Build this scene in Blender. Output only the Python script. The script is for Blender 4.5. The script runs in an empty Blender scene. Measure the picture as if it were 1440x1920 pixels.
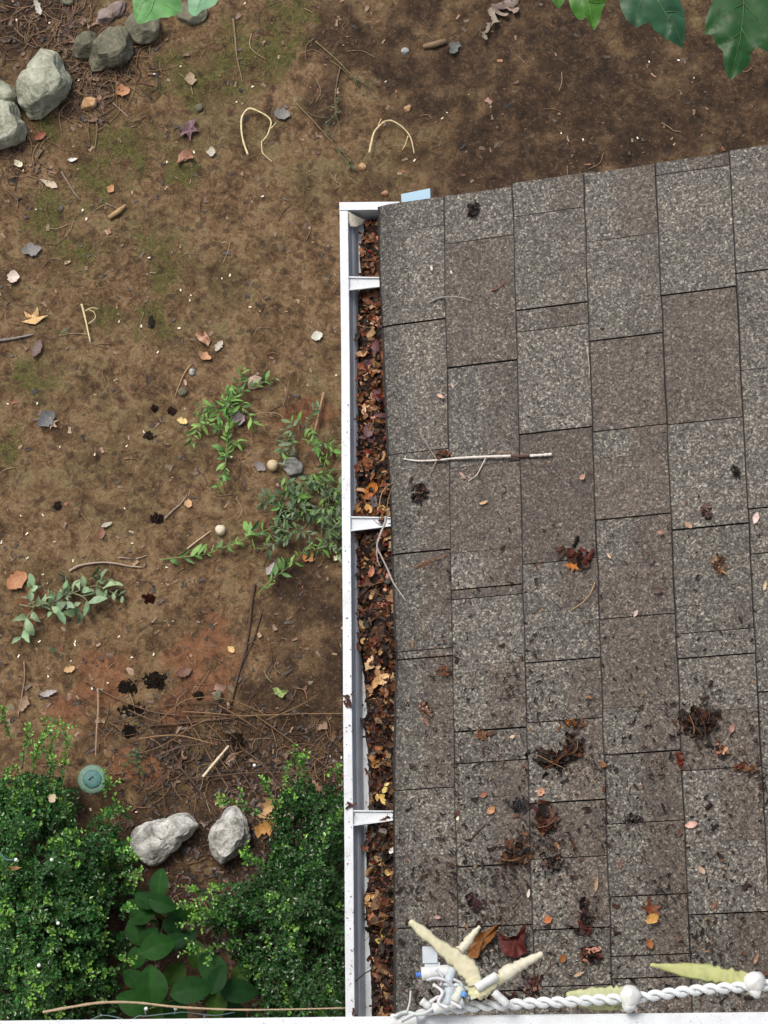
import bpy, bmesh, math, random
import numpy as np
from mathutils import Vector, Matrix, noise as mnoise
R = math.radians
rnd = random.Random(7)
scene = bpy.context.scene
COL = scene.collection

# ------------------------------------------------------------------ camera
F = 4500.0                      # focal length in photo pixels (photo 1440 x 1920)
TILT, YAW = R(15.2), R(-0.64)
EAVE = 2.60                     # height of the roof edge above the ground
PITCH = R(21.6)
CAMZ = 7.02
cd = bpy.data.cameras.new('camera'); cam = bpy.data.objects.new('camera', cd); COL.objects.link(cam)
cam.location = (0, 0, CAMZ); cam.rotation_euler = (TILT, 0, YAW)
cd.sensor_fit = 'VERTICAL'; cd.sensor_height = 36; cd.lens = F / 1920 * 36
cd.clip_end = 500; cd.clip_start = 0.05
scene.camera = cam
scene.render.resolution_x, scene.render.resolution_y = 768, 1024
CAMROT = Matrix.Rotation(YAW, 3, 'Z') @ Matrix.Rotation(TILT, 3, 'X')
CAMP = Vector((0, 0, CAMZ))

# ------------------------------------------------------------------ light: overcast sky, very soft sun
w = bpy.data.worlds.new('World'); scene.world = w; w.use_nodes = True
SUN_EL, SUN_AZ = R(58), R(-40)          # azimuth from +Y towards +X
nt = w.node_tree
sky = nt.nodes.new('ShaderNodeTexSky'); sky.sky_type = 'NISHITA'; sky.sun_disc = False
sky.sun_elevation = SUN_EL; sky.sun_rotation = SUN_AZ
sky.air_density = 1.0; sky.dust_density = 5.0; sky.ozone_density = 1.0
bg = nt.nodes['Background']; bg.inputs[1].default_value = 0.12
nt.links.new(sky.outputs[0], bg.inputs[0])
sl = bpy.data.lights.new('sun', 'SUN'); so = bpy.data.objects.new('sun', sl); COL.objects.link(so)
sl.energy = 1.5; sl.angle = R(24); sl.color = (1, 0.95, 0.88)
sd = Vector((math.sin(SUN_AZ) * math.cos(SUN_EL), math.cos(SUN_AZ) * math.cos(SUN_EL), math.sin(SUN_EL)))
so.rotation_euler = sd.to_track_quat('Z', 'Y').to_euler()
scene.view_settings.view_transform = 'Standard'; scene.view_settings.look = 'None'
scene.view_settings.exposure = 0.45; scene.view_settings.gamma = 1

# ------------------------------------------------------------------ geometry helpers
def ray(px, py):
    return (CAMROT @ Vector(((px - 720) / F, -(py - 960) / F, -1))).normalized()
def on_z(px, py, z=0.0):
    d = ray(px, py); t = (z - CAMZ) / d.z
    return CAMP + d * t
P0 = on_z(724, 960, EAVE); X0 = P0.x
SP, CP = math.sin(PITCH), math.cos(PITCH)
def on_roof(px, py, h=0.0):
    d = ray(px, py); n = Vector((-SP, 0, CP)); p0 = Vector((X0, 0, EAVE)) + n * h
    t = (p0 - CAMP).dot(n) / d.dot(n)
    return CAMP + d * t
def roof_sy(px, py):
    p = on_roof(px, py); return (p.x - X0) / CP, p.y
def roof_p(s, y, h=0.0):
    return Vector((X0 + s * CP - h * SP, y, EAVE + s * SP + h * CP))
def gz(x, y):
    a = mnoise.fractal(Vector((x * 1.5, y * 1.5, 3.1)), 1.0, 2.0, 3) * 0.016
    return a + mnoise.fractal(Vector((x * 9, y * 9, 7.7)), 0.9, 2.1, 4) * 0.0065
def on_ground(px, py, dz=0.0):
    p = on_z(px, py, dz); p.z = gz(p.x, p.y) + dz
    return p

class MB:
    def __init__(s): s.v = []; s.f = []; s.c = []
    def add(s, vs, fs, col=(1, 1, 1)):
        b = len(s.v); s.v.extend([tuple(p) for p in vs]); s.f.extend([tuple(i + b for i in f) for f in fs])
        if len(vs) and isinstance(col, list): s.c.extend(col)
        else: s.c.extend([col] * len(vs))
    def box(s, lo, hi, col=(1, 1, 1)):
        x0, y0, z0 = lo; x1, y1, z1 = hi
        s.add([(x0,y0,z0),(x1,y0,z0),(x1,y1,z0),(x0,y1,z0),(x0,y0,z1),(x1,y0,z1),(x1,y1,z1),(x0,y1,z1)],
              [(0,3,2,1),(4,5,6,7),(0,1,5,4),(1,2,6,5),(2,3,7,6),(3,0,4,7)], col)
    def prism(s, prof, y0, y1, col=(1, 1, 1)):            # closed XZ profile swept along Y
        n = len(prof)
        s.add([(x, y0, z) for x, z in prof] + [(x, y1, z) for x, z in prof],
              [(i, (i + 1) % n, n + (i + 1) % n, n + i) for i in range(n)] + [tuple(range(n - 1, -1, -1)), tuple(range(n, 2 * n))], col)
    def tube(s, pts, rad, col=(1, 1, 1), n=6, wob=0.0):
        pts = [Vector(p) for p in pts]; m = len(pts)
        if not isinstance(rad, (list, tuple)): rad = [rad] * m
        vs = []; fs = []
        for i, p in enumerate(pts):
            t = (pts[min(i + 1, m - 1)] - pts[max(i - 1, 0)])
            t = t.normalized() if t.length > 1e-9 else Vector((0, 0, 1))
            a = t.cross(Vector((0.13, 0.21, 1))); 
            if a.length < 1e-4: a = t.cross(Vector((1, 0, 0)))
            a.normalize(); b = t.cross(a)
            r = rad[i] * (1 + (rnd.uniform(-wob, wob) if wob else 0))
            for k in range(n):
                q = 2 * math.pi * k / n
                vs.append(p + a * (math.cos(q) * r) + b * (math.sin(q) * r))
        for i in range(m - 1):
            for k in range(n):
                fs.append((i * n + k, i * n + (k + 1) % n, (i + 1) * n + (k + 1) % n, (i + 1) * n + k))
        fs.append(tuple(range(n - 1, -1, -1))); fs.append(tuple(range((m - 1) * n, m * n)))
        s.add(vs, fs, col)
    def flake(s, P, yaw, L, W, col, kind='oval', curl=0.3, cross=0.2, pitch=0.0, roll=0.0, ns=5, rg=0.0):
        """a dead or living leaf blade: a curled, folded strip of quads along its midrib"""
        M = Matrix.Rotation(yaw, 3, 'Z') @ Matrix.Rotation(-pitch, 3, 'Y') @ Matrix.Rotation(roll, 3, 'X')
        vs = []; cs = []; P = Vector(P)
        for i in range(ns):
            t = i / (ns - 1)
            if kind == 'oval': ww = math.sin(math.pi * (0.04 + 0.93 * t)) ** 0.75
            elif kind == 'lance': ww = math.sin(math.pi * (0.03 + 0.95 * t ** 0.8)) ** 1.1
            elif kind == 'obov': ww = math.sin(math.pi * (0.05 + 0.92 * t ** 1.35)) ** 0.8
            else: ww = 0.45 + 0.6 * rnd.random()
            wl = ww * (1 + rnd.uniform(-rg, rg)); wr = ww * (1 + rnd.uniform(-rg, rg))
            ang = curl * (t - 0.5)
            x = (t - 0.5) * L; z = curl * (t - 0.5) ** 2 * L
            zz = cross * W * 0.5
            for a in (wl, 0.0, -wr):
                vs.append(P + M @ Vector((x, a * W * 0.5, z + zz * abs(a) + rnd.uniform(-1, 1) * rg * 0.08 * W)))
                k = 1 + rnd.uniform(-0.12, 0.12); cs.append(tuple(c * k for c in col))
        fs = []
        for i in range(ns - 1):
            for j in range(2):
                q = i * 3 + j; fs.append((q, q + 3, q + 4, q + 1))
        s.add(vs, fs, cs)
    def star(s, P, yaw, L, col, lobes=5, curl=0.5, depth=0.42, stem=True, tilt=0.0, stemcol=None, spread=2.3):
        """a lobed leaf (maple, sweetgum): a fan of rings from the petiole joint"""
        M = Matrix.Rotation(yaw, 3, 'Z') @ Matrix.Rotation(tilt, 3, 'X'); P = Vector(P)
        out = []
        for i in range(lobes):
            a = (i / (lobes - 1) - 0.5) * 2 * spread / 1.0 * 0.5 * 2
            r = L * (1.0 - 0.32 * abs(i / (lobes - 1) - 0.5) * 2) * rnd.uniform(0.88, 1.08)
            aw = spread / (lobes - 1)
            out += [(a - aw * 0.48, r * depth * rnd.uniform(.9, 1.1)), (a - aw * 0.27, r * 0.68), (a - aw * .15, r * 0.84), (a, r), (a + aw * .17, r * .82), (a + aw * 0.25, r * 0.66)]
        out.append((spread + 0.2, L * 0.3)); out.insert(0, (-spread - 0.2, L * 0.3))
        out.append((math.pi, L * 0.06))
        ph0 = rnd.uniform(0, 6); out = [(a + .12 * math.sin(3 * a + ph0), r * rnd.uniform(.86, 1.1)) for a, r in out]
        n = len(out); ph = rnd.uniform(0, 6)
        vs = [P.copy()]; cs = [col]
        for fr in (0.5, 1.0):
            for a, r in out:
                x, y = math.cos(a) * r * fr, math.sin(a) * r * fr
                z = curl * L * ((fr * r / L) ** 2) * (0.55 + 0.5 * math.sin(2.1 * a + ph)) + rnd.uniform(-.02, .02) * L * fr
                vs.append(P + M @ Vector((x, y, z))); k = rnd.uniform(.82, 1.15); cs.append(tuple(c * k for c in col))
        fs = [(0, 1 + i, 1 + (i + 1) % n) for i in range(n)]
        fs += [(1 + i, 1 + n + i, 1 + n + (i + 1) % n, 1 + (i + 1) % n) for i in range(n)]
        s.add(vs, fs, cs)
        if stem:
            pts = [P + M @ Vector((-L * t, math.sin(t * 3 + ph) * L * .08, L * .03)) for t in (0, .3, .6, .9)]
            s.tube(pts, L * 0.02, stemcol or tuple(c * .7 for c in col), 5)
    def build(s, name, mat, parent=None, smooth=True, loc=None):
        me = bpy.data.meshes.new(name)
        v = s.v
        if loc is not None: v = [(p[0] - loc[0], p[1] - loc[1], p[2] - loc[2]) for p in v]
        me.from_pydata(v, [], s.f); me.update()
        at = me.color_attributes.new('col', 'FLOAT_COLOR', 'POINT')
        a = np.ones((len(v), 4), np.float32); a[:, :3] = np.array(s.c, np.float32).reshape(-1, 3)
        at.data.foreach_set('color', a.ravel())
        if smooth: me.polygons.foreach_set('use_smooth', [True] * len(me.polygons))
        me.materials.append(mat)
        o = bpy.data.objects.new(name, me); COL.objects.link(o)
        if loc is not None and parent is None: o.location = loc
        if parent: o.parent = parent
        return o

def tag(o, label=None, cat=None, group=None, kind=None):
    if label: o['label'] = label
    if cat: o['category'] = cat
    if group: o['group'] = group
    if kind: o['kind'] = kind
    return o
def empty(name, label, cat, loc=(0, 0, 0), group=None):
    o = bpy.data.objects.new(name, None); COL.objects.link(o); o.location = loc; o.empty_display_size = 0.05
    tag(o, label, cat, group); return o
def put(mb, name, mat, root, smooth=True):
    """a part whose vertices are given in world coordinates, under its thing"""
    return mb.build(name, mat, root, smooth, loc=tuple(root.location))
def sub(mb, name, mat, part, root, smooth=True):
    return mb.build(name, mat, part, smooth, loc=tuple(root.location))
def single(mb, name, mat, label, cat, group=None, smooth=True):
    c = np.array(mb.v).mean(0); c[2] = min(p[2] for p in mb.v)
    return tag(mb.build(name, mat, None, smooth, loc=tuple(c)), label, cat, group)

# ------------------------------------------------------------------ materials
class NT:
    def __init__(s, name):
        s.m = bpy.data.materials.new(name); s.m.use_nodes = True; s.t = s.m.node_tree
        s.b = s.t.nodes['Principled BSDF']; s.n = s.t.nodes; s.l = s.t.links
        s.pos = s.n.new('ShaderNodeNewGeometry').outputs['Position']
    def link(s, a, b): s.l.new(a, b)
    def noise(s, scale, detail=4, rough=0.55, dist=0.0, stretch=None):
        q = s.n.new('ShaderNodeTexNoise'); q.inputs['Scale'].default_value = scale; q.inputs['Detail'].default_value = detail
        q.inputs['Roughness'].default_value = rough; q.inputs['Distortion'].default_value = dist
        src = s.pos
        if stretch:
            mp = s.n.new('ShaderNodeMapping'); mp.inputs['Scale'].default_value = stretch; s.link(s.pos, mp.inputs[0]); src = mp.outputs[0]
        s.link(src, q.inputs['Vector']); return q.outputs['Fac']
    def voro(s, scale, out='Color', rand=1.0):
        q = s.n.new('ShaderNodeTexVoronoi'); q.inputs['Scale'].default_value = scale; q.inputs['Randomness'].default_value = rand
        s.link(s.pos, q.inputs['Vector'])
        if out == 'Color':
            x = s.n.new('ShaderNodeSeparateColor'); s.link(q.outputs['Color'], x.inputs[0]); return x.outputs[0]
        return q.outputs[out]
    def ramp(s, fac, stops, interp='LINEAR'):
        q = s.n.new('ShaderNodeValToRGB'); q.color_ramp.interpolation = interp; e = q.color_ramp.elements
        while len(e) < len(stops): e.new(0.5)
        for k, (p, c) in enumerate(stops):
            e[k].position = p; e[k].color = (*c, 1) if isinstance(c, tuple) else (c, c, c, 1)
        s.link(fac, q.inputs[0]); return q.outputs[0]
    def mix(s, fac, a, b, mode='MIX'):
        q = s.n.new('ShaderNodeMix'); q.data_type = 'RGBA'; q.blend_type = mode
        for v, i in ((fac, 0), (a, 6), (b, 7)):
            if isinstance(v, tuple): q.inputs[i].default_value = (*v, 1)
            elif isinstance(v, (int, float)): q.inputs[i].default_value = v
            else: s.link(v, q.inputs[i])
        return q.outputs[2]
    def math(s, op, a, b=0.0, clamp=False):
        q = s.n.new('ShaderNodeMath'); q.operation = op; q.use_clamp = clamp
        for i, v in ((0, a), (1, b)):
            if isinstance(v, (int, float)): q.inputs[i].default_value = v
            else: s.link(v, q.inputs[i])
        return q.outputs[0]
    def attr(s, name='col'):
        q = s.n.new('ShaderNodeAttribute'); q.attribute_name = name; return q.outputs['Color']
    def sep(s, c):
        q = s.n.new('ShaderNodeSeparateColor'); s.link(c, q.inputs[0]); return q.outputs
    def bump(s, h, strength=0.5, dist=0.002):
        q = s.n.new('ShaderNodeBump'); q.inputs['Strength'].default_value = strength; q.inputs['Distance'].default_value = dist
        s.link(h, q.inputs['Height']); s.link(q.outputs[0], s.b.inputs['Normal'])
    def done(s, color, rough=0.7, spec=0.4):
        if isinstance(color, tuple): s.b.inputs['Base Color'].default_value = (*color, 1)
        else: s.link(color, s.b.inputs['Base Color'])
        if isinstance(rough, (int, float)): s.b.inputs['Roughness'].default_value = rough
        else: s.link(rough, s.b.inputs['Roughness'])
        s.b.inputs['Specular IOR Level'].default_value = spec
        return s.m

def m_ground():
    t = NT('bare_dirt'); a = t.sep(t.attr()); moss, clay, humus_shade = a[0], a[1], a[2]
    n0 = t.noise(3.1, 3, .5); n1 = t.noise(8, 5, .6, .5); n2 = t.noise(23, 6, .62, 1.2); n3 = t.noise(58, 6, .7, 1.6); n4 = t.noise(260, 3, .7, .5)
    mixn = t.math('ADD', t.math('MULTIPLY', n1, .27), t.math('ADD', t.math('MULTIPLY', n2, .38), t.math('MULTIPLY', n3, .35)))
    base = t.ramp(mixn, [(.37, (.025, .014, .007)), (.44, (.080, .047, .022)), (.50, (.142, .088, .043)), (.555, (.215, .140, .074)), (.65, (.33, .235, .145))])
    cl = t.ramp(mixn, [(.36, (.05, .019, .009)), (.48, (.140, .062, .029)), (.60, (.24, .115, .058))])
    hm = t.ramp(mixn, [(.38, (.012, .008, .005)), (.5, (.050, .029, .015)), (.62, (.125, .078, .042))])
    ms = t.ramp(n3, [(.3, (.022, .024, .006)), (.5, (.070, .072, .016)), (.7, (.135, .130, .035))])
    ol = t.ramp(mixn, [(.36, (.030, .022, .009)), (.5, (.110, .085, .036)), (.62, (.21, .17, .085))])
    film = t.ramp(t.math('ADD', t.math('MULTIPLY', n0, .5), t.math('MULTIPLY', n2, .5)), [(.49, 0.), (.60, .7)])
    cm = t.ramp(t.math('ADD', clay, t.math('MULTIPLY', t.math('SUBTRACT', n2, .5), 1.5)), [(.34, 0.), (.75, .9)])
    hmk = t.ramp(t.math('ADD', humus_shade, t.math('MULTIPLY', t.math('SUBTRACT', n2, .5), 1.1)), [(.25, 0.), (.75, 1.)])
    mk = t.ramp(t.math('ADD', moss, t.math('ADD', t.math('MULTIPLY', t.math('SUBTRACT', n2, .5), 2.6), t.math('MULTIPLY', t.math('SUBTRACT', n1, .5), 2.2))), [(.42, 0.), (.95, .8)])
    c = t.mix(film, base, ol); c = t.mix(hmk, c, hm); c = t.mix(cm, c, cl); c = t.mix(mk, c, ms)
    sp = t.ramp(t.voro(190), [(.90, 0.), (.95, 1.)]); sp = t.math('MULTIPLY', sp, t.ramp(n4, [(.48, 0.), (.62, .45)]))
    c = t.mix(sp, c, (.32, .23, .16))
    dk = t.ramp(t.voro(60), [(.05, .9), (.10, 0.)]); c = t.mix(t.math('MULTIPLY', dk, n3), c, (.014, .010, .008))
    t.bump(t.math('ADD', n3, t.math('MULTIPLY', n4, .5)), .8, .006)
    return t.done(c, .82, .25)
def m_shingle():
    t = NT('asphalt_shingle'); a = t.sep(t.attr()); br, bw, edge = a[0], a[1], a[2]
    v1 = t.voro(380); v2 = t.voro(230); nn = t.noise(330, 2, .6, 1.5)
    sp = t.math('ADD', t.math('MULTIPLY', v1, .5), t.math('ADD', t.math('MULTIPLY', v2, .3), t.math('MULTIPLY', nn, .2)))
    g = t.ramp(sp, [(.14, (.022, .021, .021)), (.34, (.062, .057, .051)), (.54, (.112, .103, .090)), (.68, (.175, .163, .138)), (.80, (.31, .293, .243)), (.93, (.52, .50, .42))])
    b = t.ramp(sp, [(.14, (.024, .019, .016)), (.38, (.062, .049, .040)), (.58, (.104, .083, .067)), (.76, (.160, .132, .107)), (.95, (.36, .32, .26))])
    big = t.noise(13, 4, .6)
    f = t.ramp(t.math('ADD', bw, t.math('MULTIPLY', t.math('SUBTRACT', t.noise(45, 3, .6), .5), .9)), [(.40, 0.), (.68, .8)])
    lt = t.ramp(t.noise(6, 3, .5), [(.54, 0.), (.74, .4)])
    c = t.mix(f, t.mix(lt, g, (1.35, 1.32, 1.22), 'MULTIPLY'), b)
    k = t.math('MULTIPLY', br, t.math('ADD', .72, t.math('MULTIPLY', big, .56)))
    kk = t.n.new('ShaderNodeCombineColor')
    for i in range(3): t.link(k, kk.inputs[i])
    c = t.mix(1.0, c, kk.outputs[0], 'MULTIPLY')
    c = t.mix(edge, c, (.012, .011, .011))
    t.bump(sp, .55, .002)
    return t.done(c, .72, .4)
def m_white(name, dirt=.5, base=(.64, .69, .73)):
    t = NT(name); n = t.noise(30, 5, .6); s1 = t.noise(260, 2, .5); s2 = t.voro(150, 'Distance')
    c = t.mix(t.ramp(n, [(.42, 0.), (.75, dirt)]), base, (.44, .45, .45))
    c = t.mix(t.math('MULTIPLY', t.ramp(s1, [(.66, 0.), (.72, 1.)]), dirt), c, (.10, .09, .085))
    return t.done(c, .38, .5)
def m_attr(name, rough=.6, spec=.4, scale=120, amt=.6, bump=.3, trans=0.0):
    t = NT(name); n = t.noise(scale, 4, .65); a = t.attr()
    k = t.ramp(n, [(.25, 1 - amt), (.5, 1.0), (.78, 1 + amt * .6)])
    c = t.mix(1.0, a, k, 'MULTIPLY')
    if bump: t.bump(n, bump, .002)
    if trans: t.b.inputs['Transmission Weight'].default_value = 0
    return t.done(c, rough, spec)
def m_rock(name, lo, mid, hi, scale=22):
    t = NT(name); n = t.noise(scale, 7, .65, .5); n2 = t.noise(scale * 7, 4, .7)
    x = t.math('ADD', t.math('MULTIPLY', n, .65), t.math('MULTIPLY', n2, .35))
    c = t.ramp(x, [(.36, lo), (.5, mid), (.64, hi)])
    t.bump(x, .7, .005)
    return t.done(c, .85, .25)
M_GROUND = m_ground(); M_SHING = m_shingle()
M_WHITE = m_white('white_gutter_paint', .55); M_TRIM = m_white('white_trim_paint', .45, (.64, .69, .73))
M_SIDING = m_white('siding_paint', .2, (.55, .55, .53))
M_DECK = NT('roof_felt').done((.02, .019, .018), .9, .1)
M_LITTER = m_attr('dead_leaf', .55, .45, 160, .45, .4)
M_WET = m_attr('wet_leaf', .45, .16, 180, .6, .5)
M_CLOD = m_attr('black_soil', .95, .03, 200, .4, .4)
M_TWIG = m_attr('twig_bark', .75, .25, 240, .5, .5)
M_LEAF = m_attr('bush_leaf', .30, .5, 60, .25, 0)
M_SPRIG = m_attr('cut_leaf', .55, .35, 80, .3, .2)
M_BROAD = m_attr('broad_leaf', .62, .12, 45, .4, .3)
M_FIG = m_attr('fig_leaf', .42, .25, 35, .35, .4)
M_ROCKG = m_rock('greenish_stone', (.13, .138, .098), (.30, .312, .235), (.48, .49, .39))
M_ROCKD = m_rock('dull_stone', (.065, .062, .042), (.135, .13, .09), (.22, .21, .15), 18)
M_ROCKW = m_rock('pale_quartz', (.10, .10, .09), (.36, .365, .34), (.72, .73, .70), 24)
M_ROCKT = m_rock('tan_stone', (.22, .11, .05), (.42, .25, .12), (.62, .46, .30), 30)
M_CAP = m_attr('green_plastic', .5, .4, 60, .35, .1)
M_CORD = m_attr('white_cord', .5, .4, 90, .12, .1)
M_PETAL = m_attr('faded_petal', .6, .35, 70, .22, .25)

BR = (.10, .040, .018); TAN = (.34, .20, .10); ORG = (.42, .15, .035); DRK = (.018, .012, .009); PUR = (.12, .062, .068)
YEL = (.46, .33, .09); CRM = (.66, .54, .36); GRY = (.13, .125, .115); RED = (.13, .022, .013); PNK = (.48, .26, .18); MID = (.20, .095, .045)
def jit(c, a=.25):
    k = 1 + rnd.uniform(-a, a); return tuple(max(0, x * k * (1 + rnd.uniform(-a, a) * .3)) for x in c)
def inpoly(x, y, poly):
    c = False; j = len(poly) - 1
    for i in range(len(poly)):
        xi, yi = poly[i]; xj, yj = poly[j]
        if (yi > y) != (yj > y) and x < (xj - xi) * (y - yi) / (yj - yi) + xi: c = not c
        j = i
    return c

# ================================================================== GROUND
def px_blob(px, py, r):                                   # soil and painted shade patches, given where they lie on the ground
    p = on_z(px, py, 0); return (p.x, p.y, r / 625.0)
MOSS = [px_blob(*q) for q in [(240,270,75),(190,330,60),(100,250,40),(430,110,85),(350,160,70),(160,480,55),(290,590,55),(200,580,40),(520,70,60),(90,400,60),(60,720,40),(330,320,50),(560,30,50),(20,840,40),(300,480,60)]]
CLAY = [px_blob(*q) for q in [(385,1225,70),(340,1330,50),(200,1270,60),(250,1440,45),(120,1330,40),(60,1130,30),(570,780,50)]]
HUMUS_SHADE = [px_blob(*q) for q in [(1080,160,330),(850,120,160),(1350,200,200),(930,330,140),(640,80,80),(130,120,110),(40,40,90),(300,1650,200),(600,1350,160),(470,1450,140),(300,1380,90),(560,1650,200),(100,1750,250),(600,1120,110),(620,200,60)]]  # moist soil and mulch, plus shade near the house painted in between the shrubs
def build_ground():
    xs = [-40, -12, -6, -3.2] + list(np.arange(-1.7, 1.75, .012)) + [3.2, 6, 12, 40]
    ys = [-40, -12, -5, -1.5] + list(np.arange(0.0, 3.95, .012)) + [5, 8, 14, 40]
    nx, ny = len(xs), len(ys)
    Xg, Yg = np.meshgrid(np.array(xs), np.array(ys))
    WARP = np.array([mnoise.fractal(Vector((x * 11, y * 11, 1.3)), .9, 2, 4) for x, y in zip(Xg.ravel(), Yg.ravel())]).reshape(Xg.shape) * .75
    def mask(bl):
        a = np.zeros_like(Xg)
        for x, y, r in bl:
            d = np.sqrt((Xg - x) ** 2 + (Yg - y) ** 2) / r + WARP
            a = np.maximum(a, np.clip(1.35 - d, 0, 1))
        return a
    cols = np.stack([mask(MOSS), mask(CLAY), mask(HUMUS_SHADE)], -1).reshape(-1, 3)
    mb = MB(); Z = []
    for x, y in zip(Xg.ravel(), Yg.ravel()): mb.v.append((x, y, gz(x, y)))
    mb.c = cols
    mb.f = [(j * nx + i, j * nx + i + 1, (j + 1) * nx + i + 1, (j + 1) * nx + i) for j in range(ny - 1) for i in range(nx - 1)]
    tag(mb.build('ground', M_GROUND), 'bare brown dirt yard with moss and red clay patches', kind='structure')
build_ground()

# ================================================================== HOUSE: roof, gutter, walls
house = empty('house', 'house corner with grey brown shingle roof and white gutter', 'house', (X0, 0.0, 0.0))
EDGE_PX = [(390, 709), (520, 712), (660, 718), (800, 724), (950, 733), (1150, 738), (1228, 743), (1400, 738), (1900, 739)]
EDGE = sorted((roof_sy(x, y)[1], roof_sy(x, y)[0]) for y, x in EDGE_PX)
def edge_s(y):
    return float(np.interp(y, [e[0] for e in EDGE], [e[1] for e in EDGE])) + mnoise.noise(Vector((y * 14, 2.2, 0))) * .0016
CB = [None] + [roof_sy(x, y)[0] for x, y in [(843, 960), (977, 960), (1116, 960), (1257, 960), (1402, 960)]]
step = (CB[5] - CB[1]) / 4
while len(CB) < 21: CB.append(CB[-1] + step)
TOPPX = [(712, 388), (834, 371), (964, 346), (1098, 329), (1233, 308), (1377, 285)]
RAKE = [roof_sy(x, y)[1] for x, y in TOPPX]
CROSS = [  # photo y of the joints in each course (at the middle of the course); faint ones negative
    [431, 606, 849, 1037, -1158, 1221, 1236, -1325, 1481, -1606, 1740, -1835],
    [450, 684, 873, -1034, 1103, 1121, -1247, 1370, 1430, -1496, 1624, 1738, 1860],
    [397, 575, 616, 809, 1054, -1147, 1240, 1353, 1505, 1610, 1743, 1850],
    [445, 633, 804, -856, 971, -1058, 1158, -1327, 1414, 1544, 1681, 1793, 1835],
    [318, 546, 791, 990, -1135, 1186, 1233, -1335, 1444, -1580, 1715, 1850],
    [510, 694, 955, 1040, 1300, 1520, 1750]]
CROSS_X = [780, 905, 1042, 1180, 1320, 1420]
YMIN = -0.30
def build_roof():
    mb = MB()
    for c in range(20):
        s0 = 0.0 if c == 0 else CB[c]; s1 = CB[c + 1]
        ytop = RAKE[c] if c < 6 else RAKE[5] + rnd.uniform(-.004, .004)
        cuts = []
        if c < 6:
            for q in CROSS[c]: cuts.append((roof_sy(CROSS_X[c], abs(q))[1], q < 0))
            y = min(cuts)[0] - rnd.uniform(.1, .25)
        else: y = ytop - rnd.uniform(.05, .2)
        while y > YMIN + .05:
            cuts.append((y, rnd.random() < .3)); y -= rnd.choice([.06, .12, .17, .22, .27])
        cuts.sort(reverse=True)
        ys = [(ytop, False)] + cuts + [(YMIN, False)]
        raised = rnd.random() < .5
        for k in range(len(ys) - 1):
            ya, fa = ys[k]; yb, fb = ys[k + 1]
            ga = 0 if k == 0 else (.0003 if fa else rnd.uniform(.0009, .0014)); gb = .0003 if fb else rnd.uniform(.0009, .0014)
            if k == len(ys) - 2: gb = 0
            ya2, yb2 = ya - ga, yb + gb
            if not fa: raised = not raised
            hx = (.0025 if raised else 0) + rnd.uniform(0, .0006)
            bright = rnd.uniform(.86, 1.04) * (.96 if raised else .92)
            brown0 = rnd.uniform(-.3, .3); brown1 = brown0 + rnd.choice([.1, .6, .8, .9])
            if rnd.random() < .15: brown0, brown1 = .8, .9
            us = [-.02, .0, .012, .03, .045, .2, .42, .5, .58, .8, 1.0, 1.16]
            ny = max(2, int((ya2 - yb2) / .03) + 1)
            vs = []; cs = []
            for j in range(ny + 1):
                y = yb2 + (ya2 - yb2) * j / ny
                wav = mnoise.noise(Vector((y * 16, c * 3.3, 1.5))) * .0016
                for i, u in enumerate(us):
                    base = (edge_s(y) if c == 0 else s0 + wav)
                    s = base + (s1 - base) * u
                    h = .0065 - .0055 * u + hx
                    if i == 0: s, h = base + .0004, -.003
                    elif i == 1: s, h = base - .0002, .0025
                    elif i == 2: s = base + .0032 + .0006 * mnoise.noise(Vector((y * 60, c, 0)))
                    elif i == 3: s = base + .0040 + .0008 * mnoise.noise(Vector((y * 90, c, 3)))
                    elif i == 4: s = base + .0056
                    if i > 1: h += abs(mnoise.noise(Vector((y * 9, c * 5.1, 8)))) * .003 * max(0, 1 - u * 3)
                    if i > 4: h += mnoise.noise(Vector((s * 20, y * 20, c))) * .0009
                    if c == 0 and i > 1: h -= .006 * max(0, 1 - u * 5) ** 2          # eave edge droops a little
                    vs.append(roof_p(s, y, h))
                    e = 1.0 if i < 3 else (.85 if i == 3 else 0.0)
                    eb = 0.0
                    bn = brown0 + (brown1 - brown0) * min(1, max(0, (u - .40) / .2))
                    alg = 1 - .48 * max(0, 1 - u / .5) * (.6 + .8 * abs(mnoise.noise(Vector((y * 9, 4, 4))))) if c == 0 else 1
                    cs.append((bright * alg, bn, e))
            n = len(us)
            fs = [(j * n + i, j * n + i + 1, (j + 1) * n + i + 1, (j + 1) * n + i) for j in range(ny) for i in range(n - 1)]
            fs = [f[::-1] for f in fs]
            b = len(vs)
            for j in (0, ny):                              # cut ends of the tab
                for i in range(n):
                    p = vs[j * n + i]; vs.append(p.copy()); cs.append((bright, .5, 1.0))
                for i in range(n):
                    s_, y_ = 0, 0
                    p = vs[j * n + i]; q = p - Vector((-SP, 0, CP)) * .009; vs.append(q); cs.append((bright, .5, 1.0))
                o = b + (0 if j == 0 else 2 * n)
                fs += [(o + i, o + i + 1, o + n + i + 1, o + n + i) if j else (o + i + 1, o + i, o + n + i, o + n + i + 1) for i in range(n - 1)]
            mb.add(vs, fs, cs)
    put(mb, 'roof', M_SHING, house, False)['label'] = 'weathered grey brown asphalt shingles in overlapping courses'
    # deck board below, and fascia
    d = MB(); send = CB[19]; yt = RAKE[0] - .004
    def slab(s0, s1, y0, y1, h0, h1, m, nm):
        q = MB(); P = [roof_p(s, y, h) for h in (h0, h1) for s, y in ((s0, y0), (s1, y0), (s1, y1), (s0, y1))]
        q.add(P, [(3, 2, 1, 0), (4, 5, 6, 7), (0, 1, 5, 4), (1, 2, 6, 5), (2, 3, 7, 6), (3, 0, 4, 7)])
        return put(q, nm, m, house, False)
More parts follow.
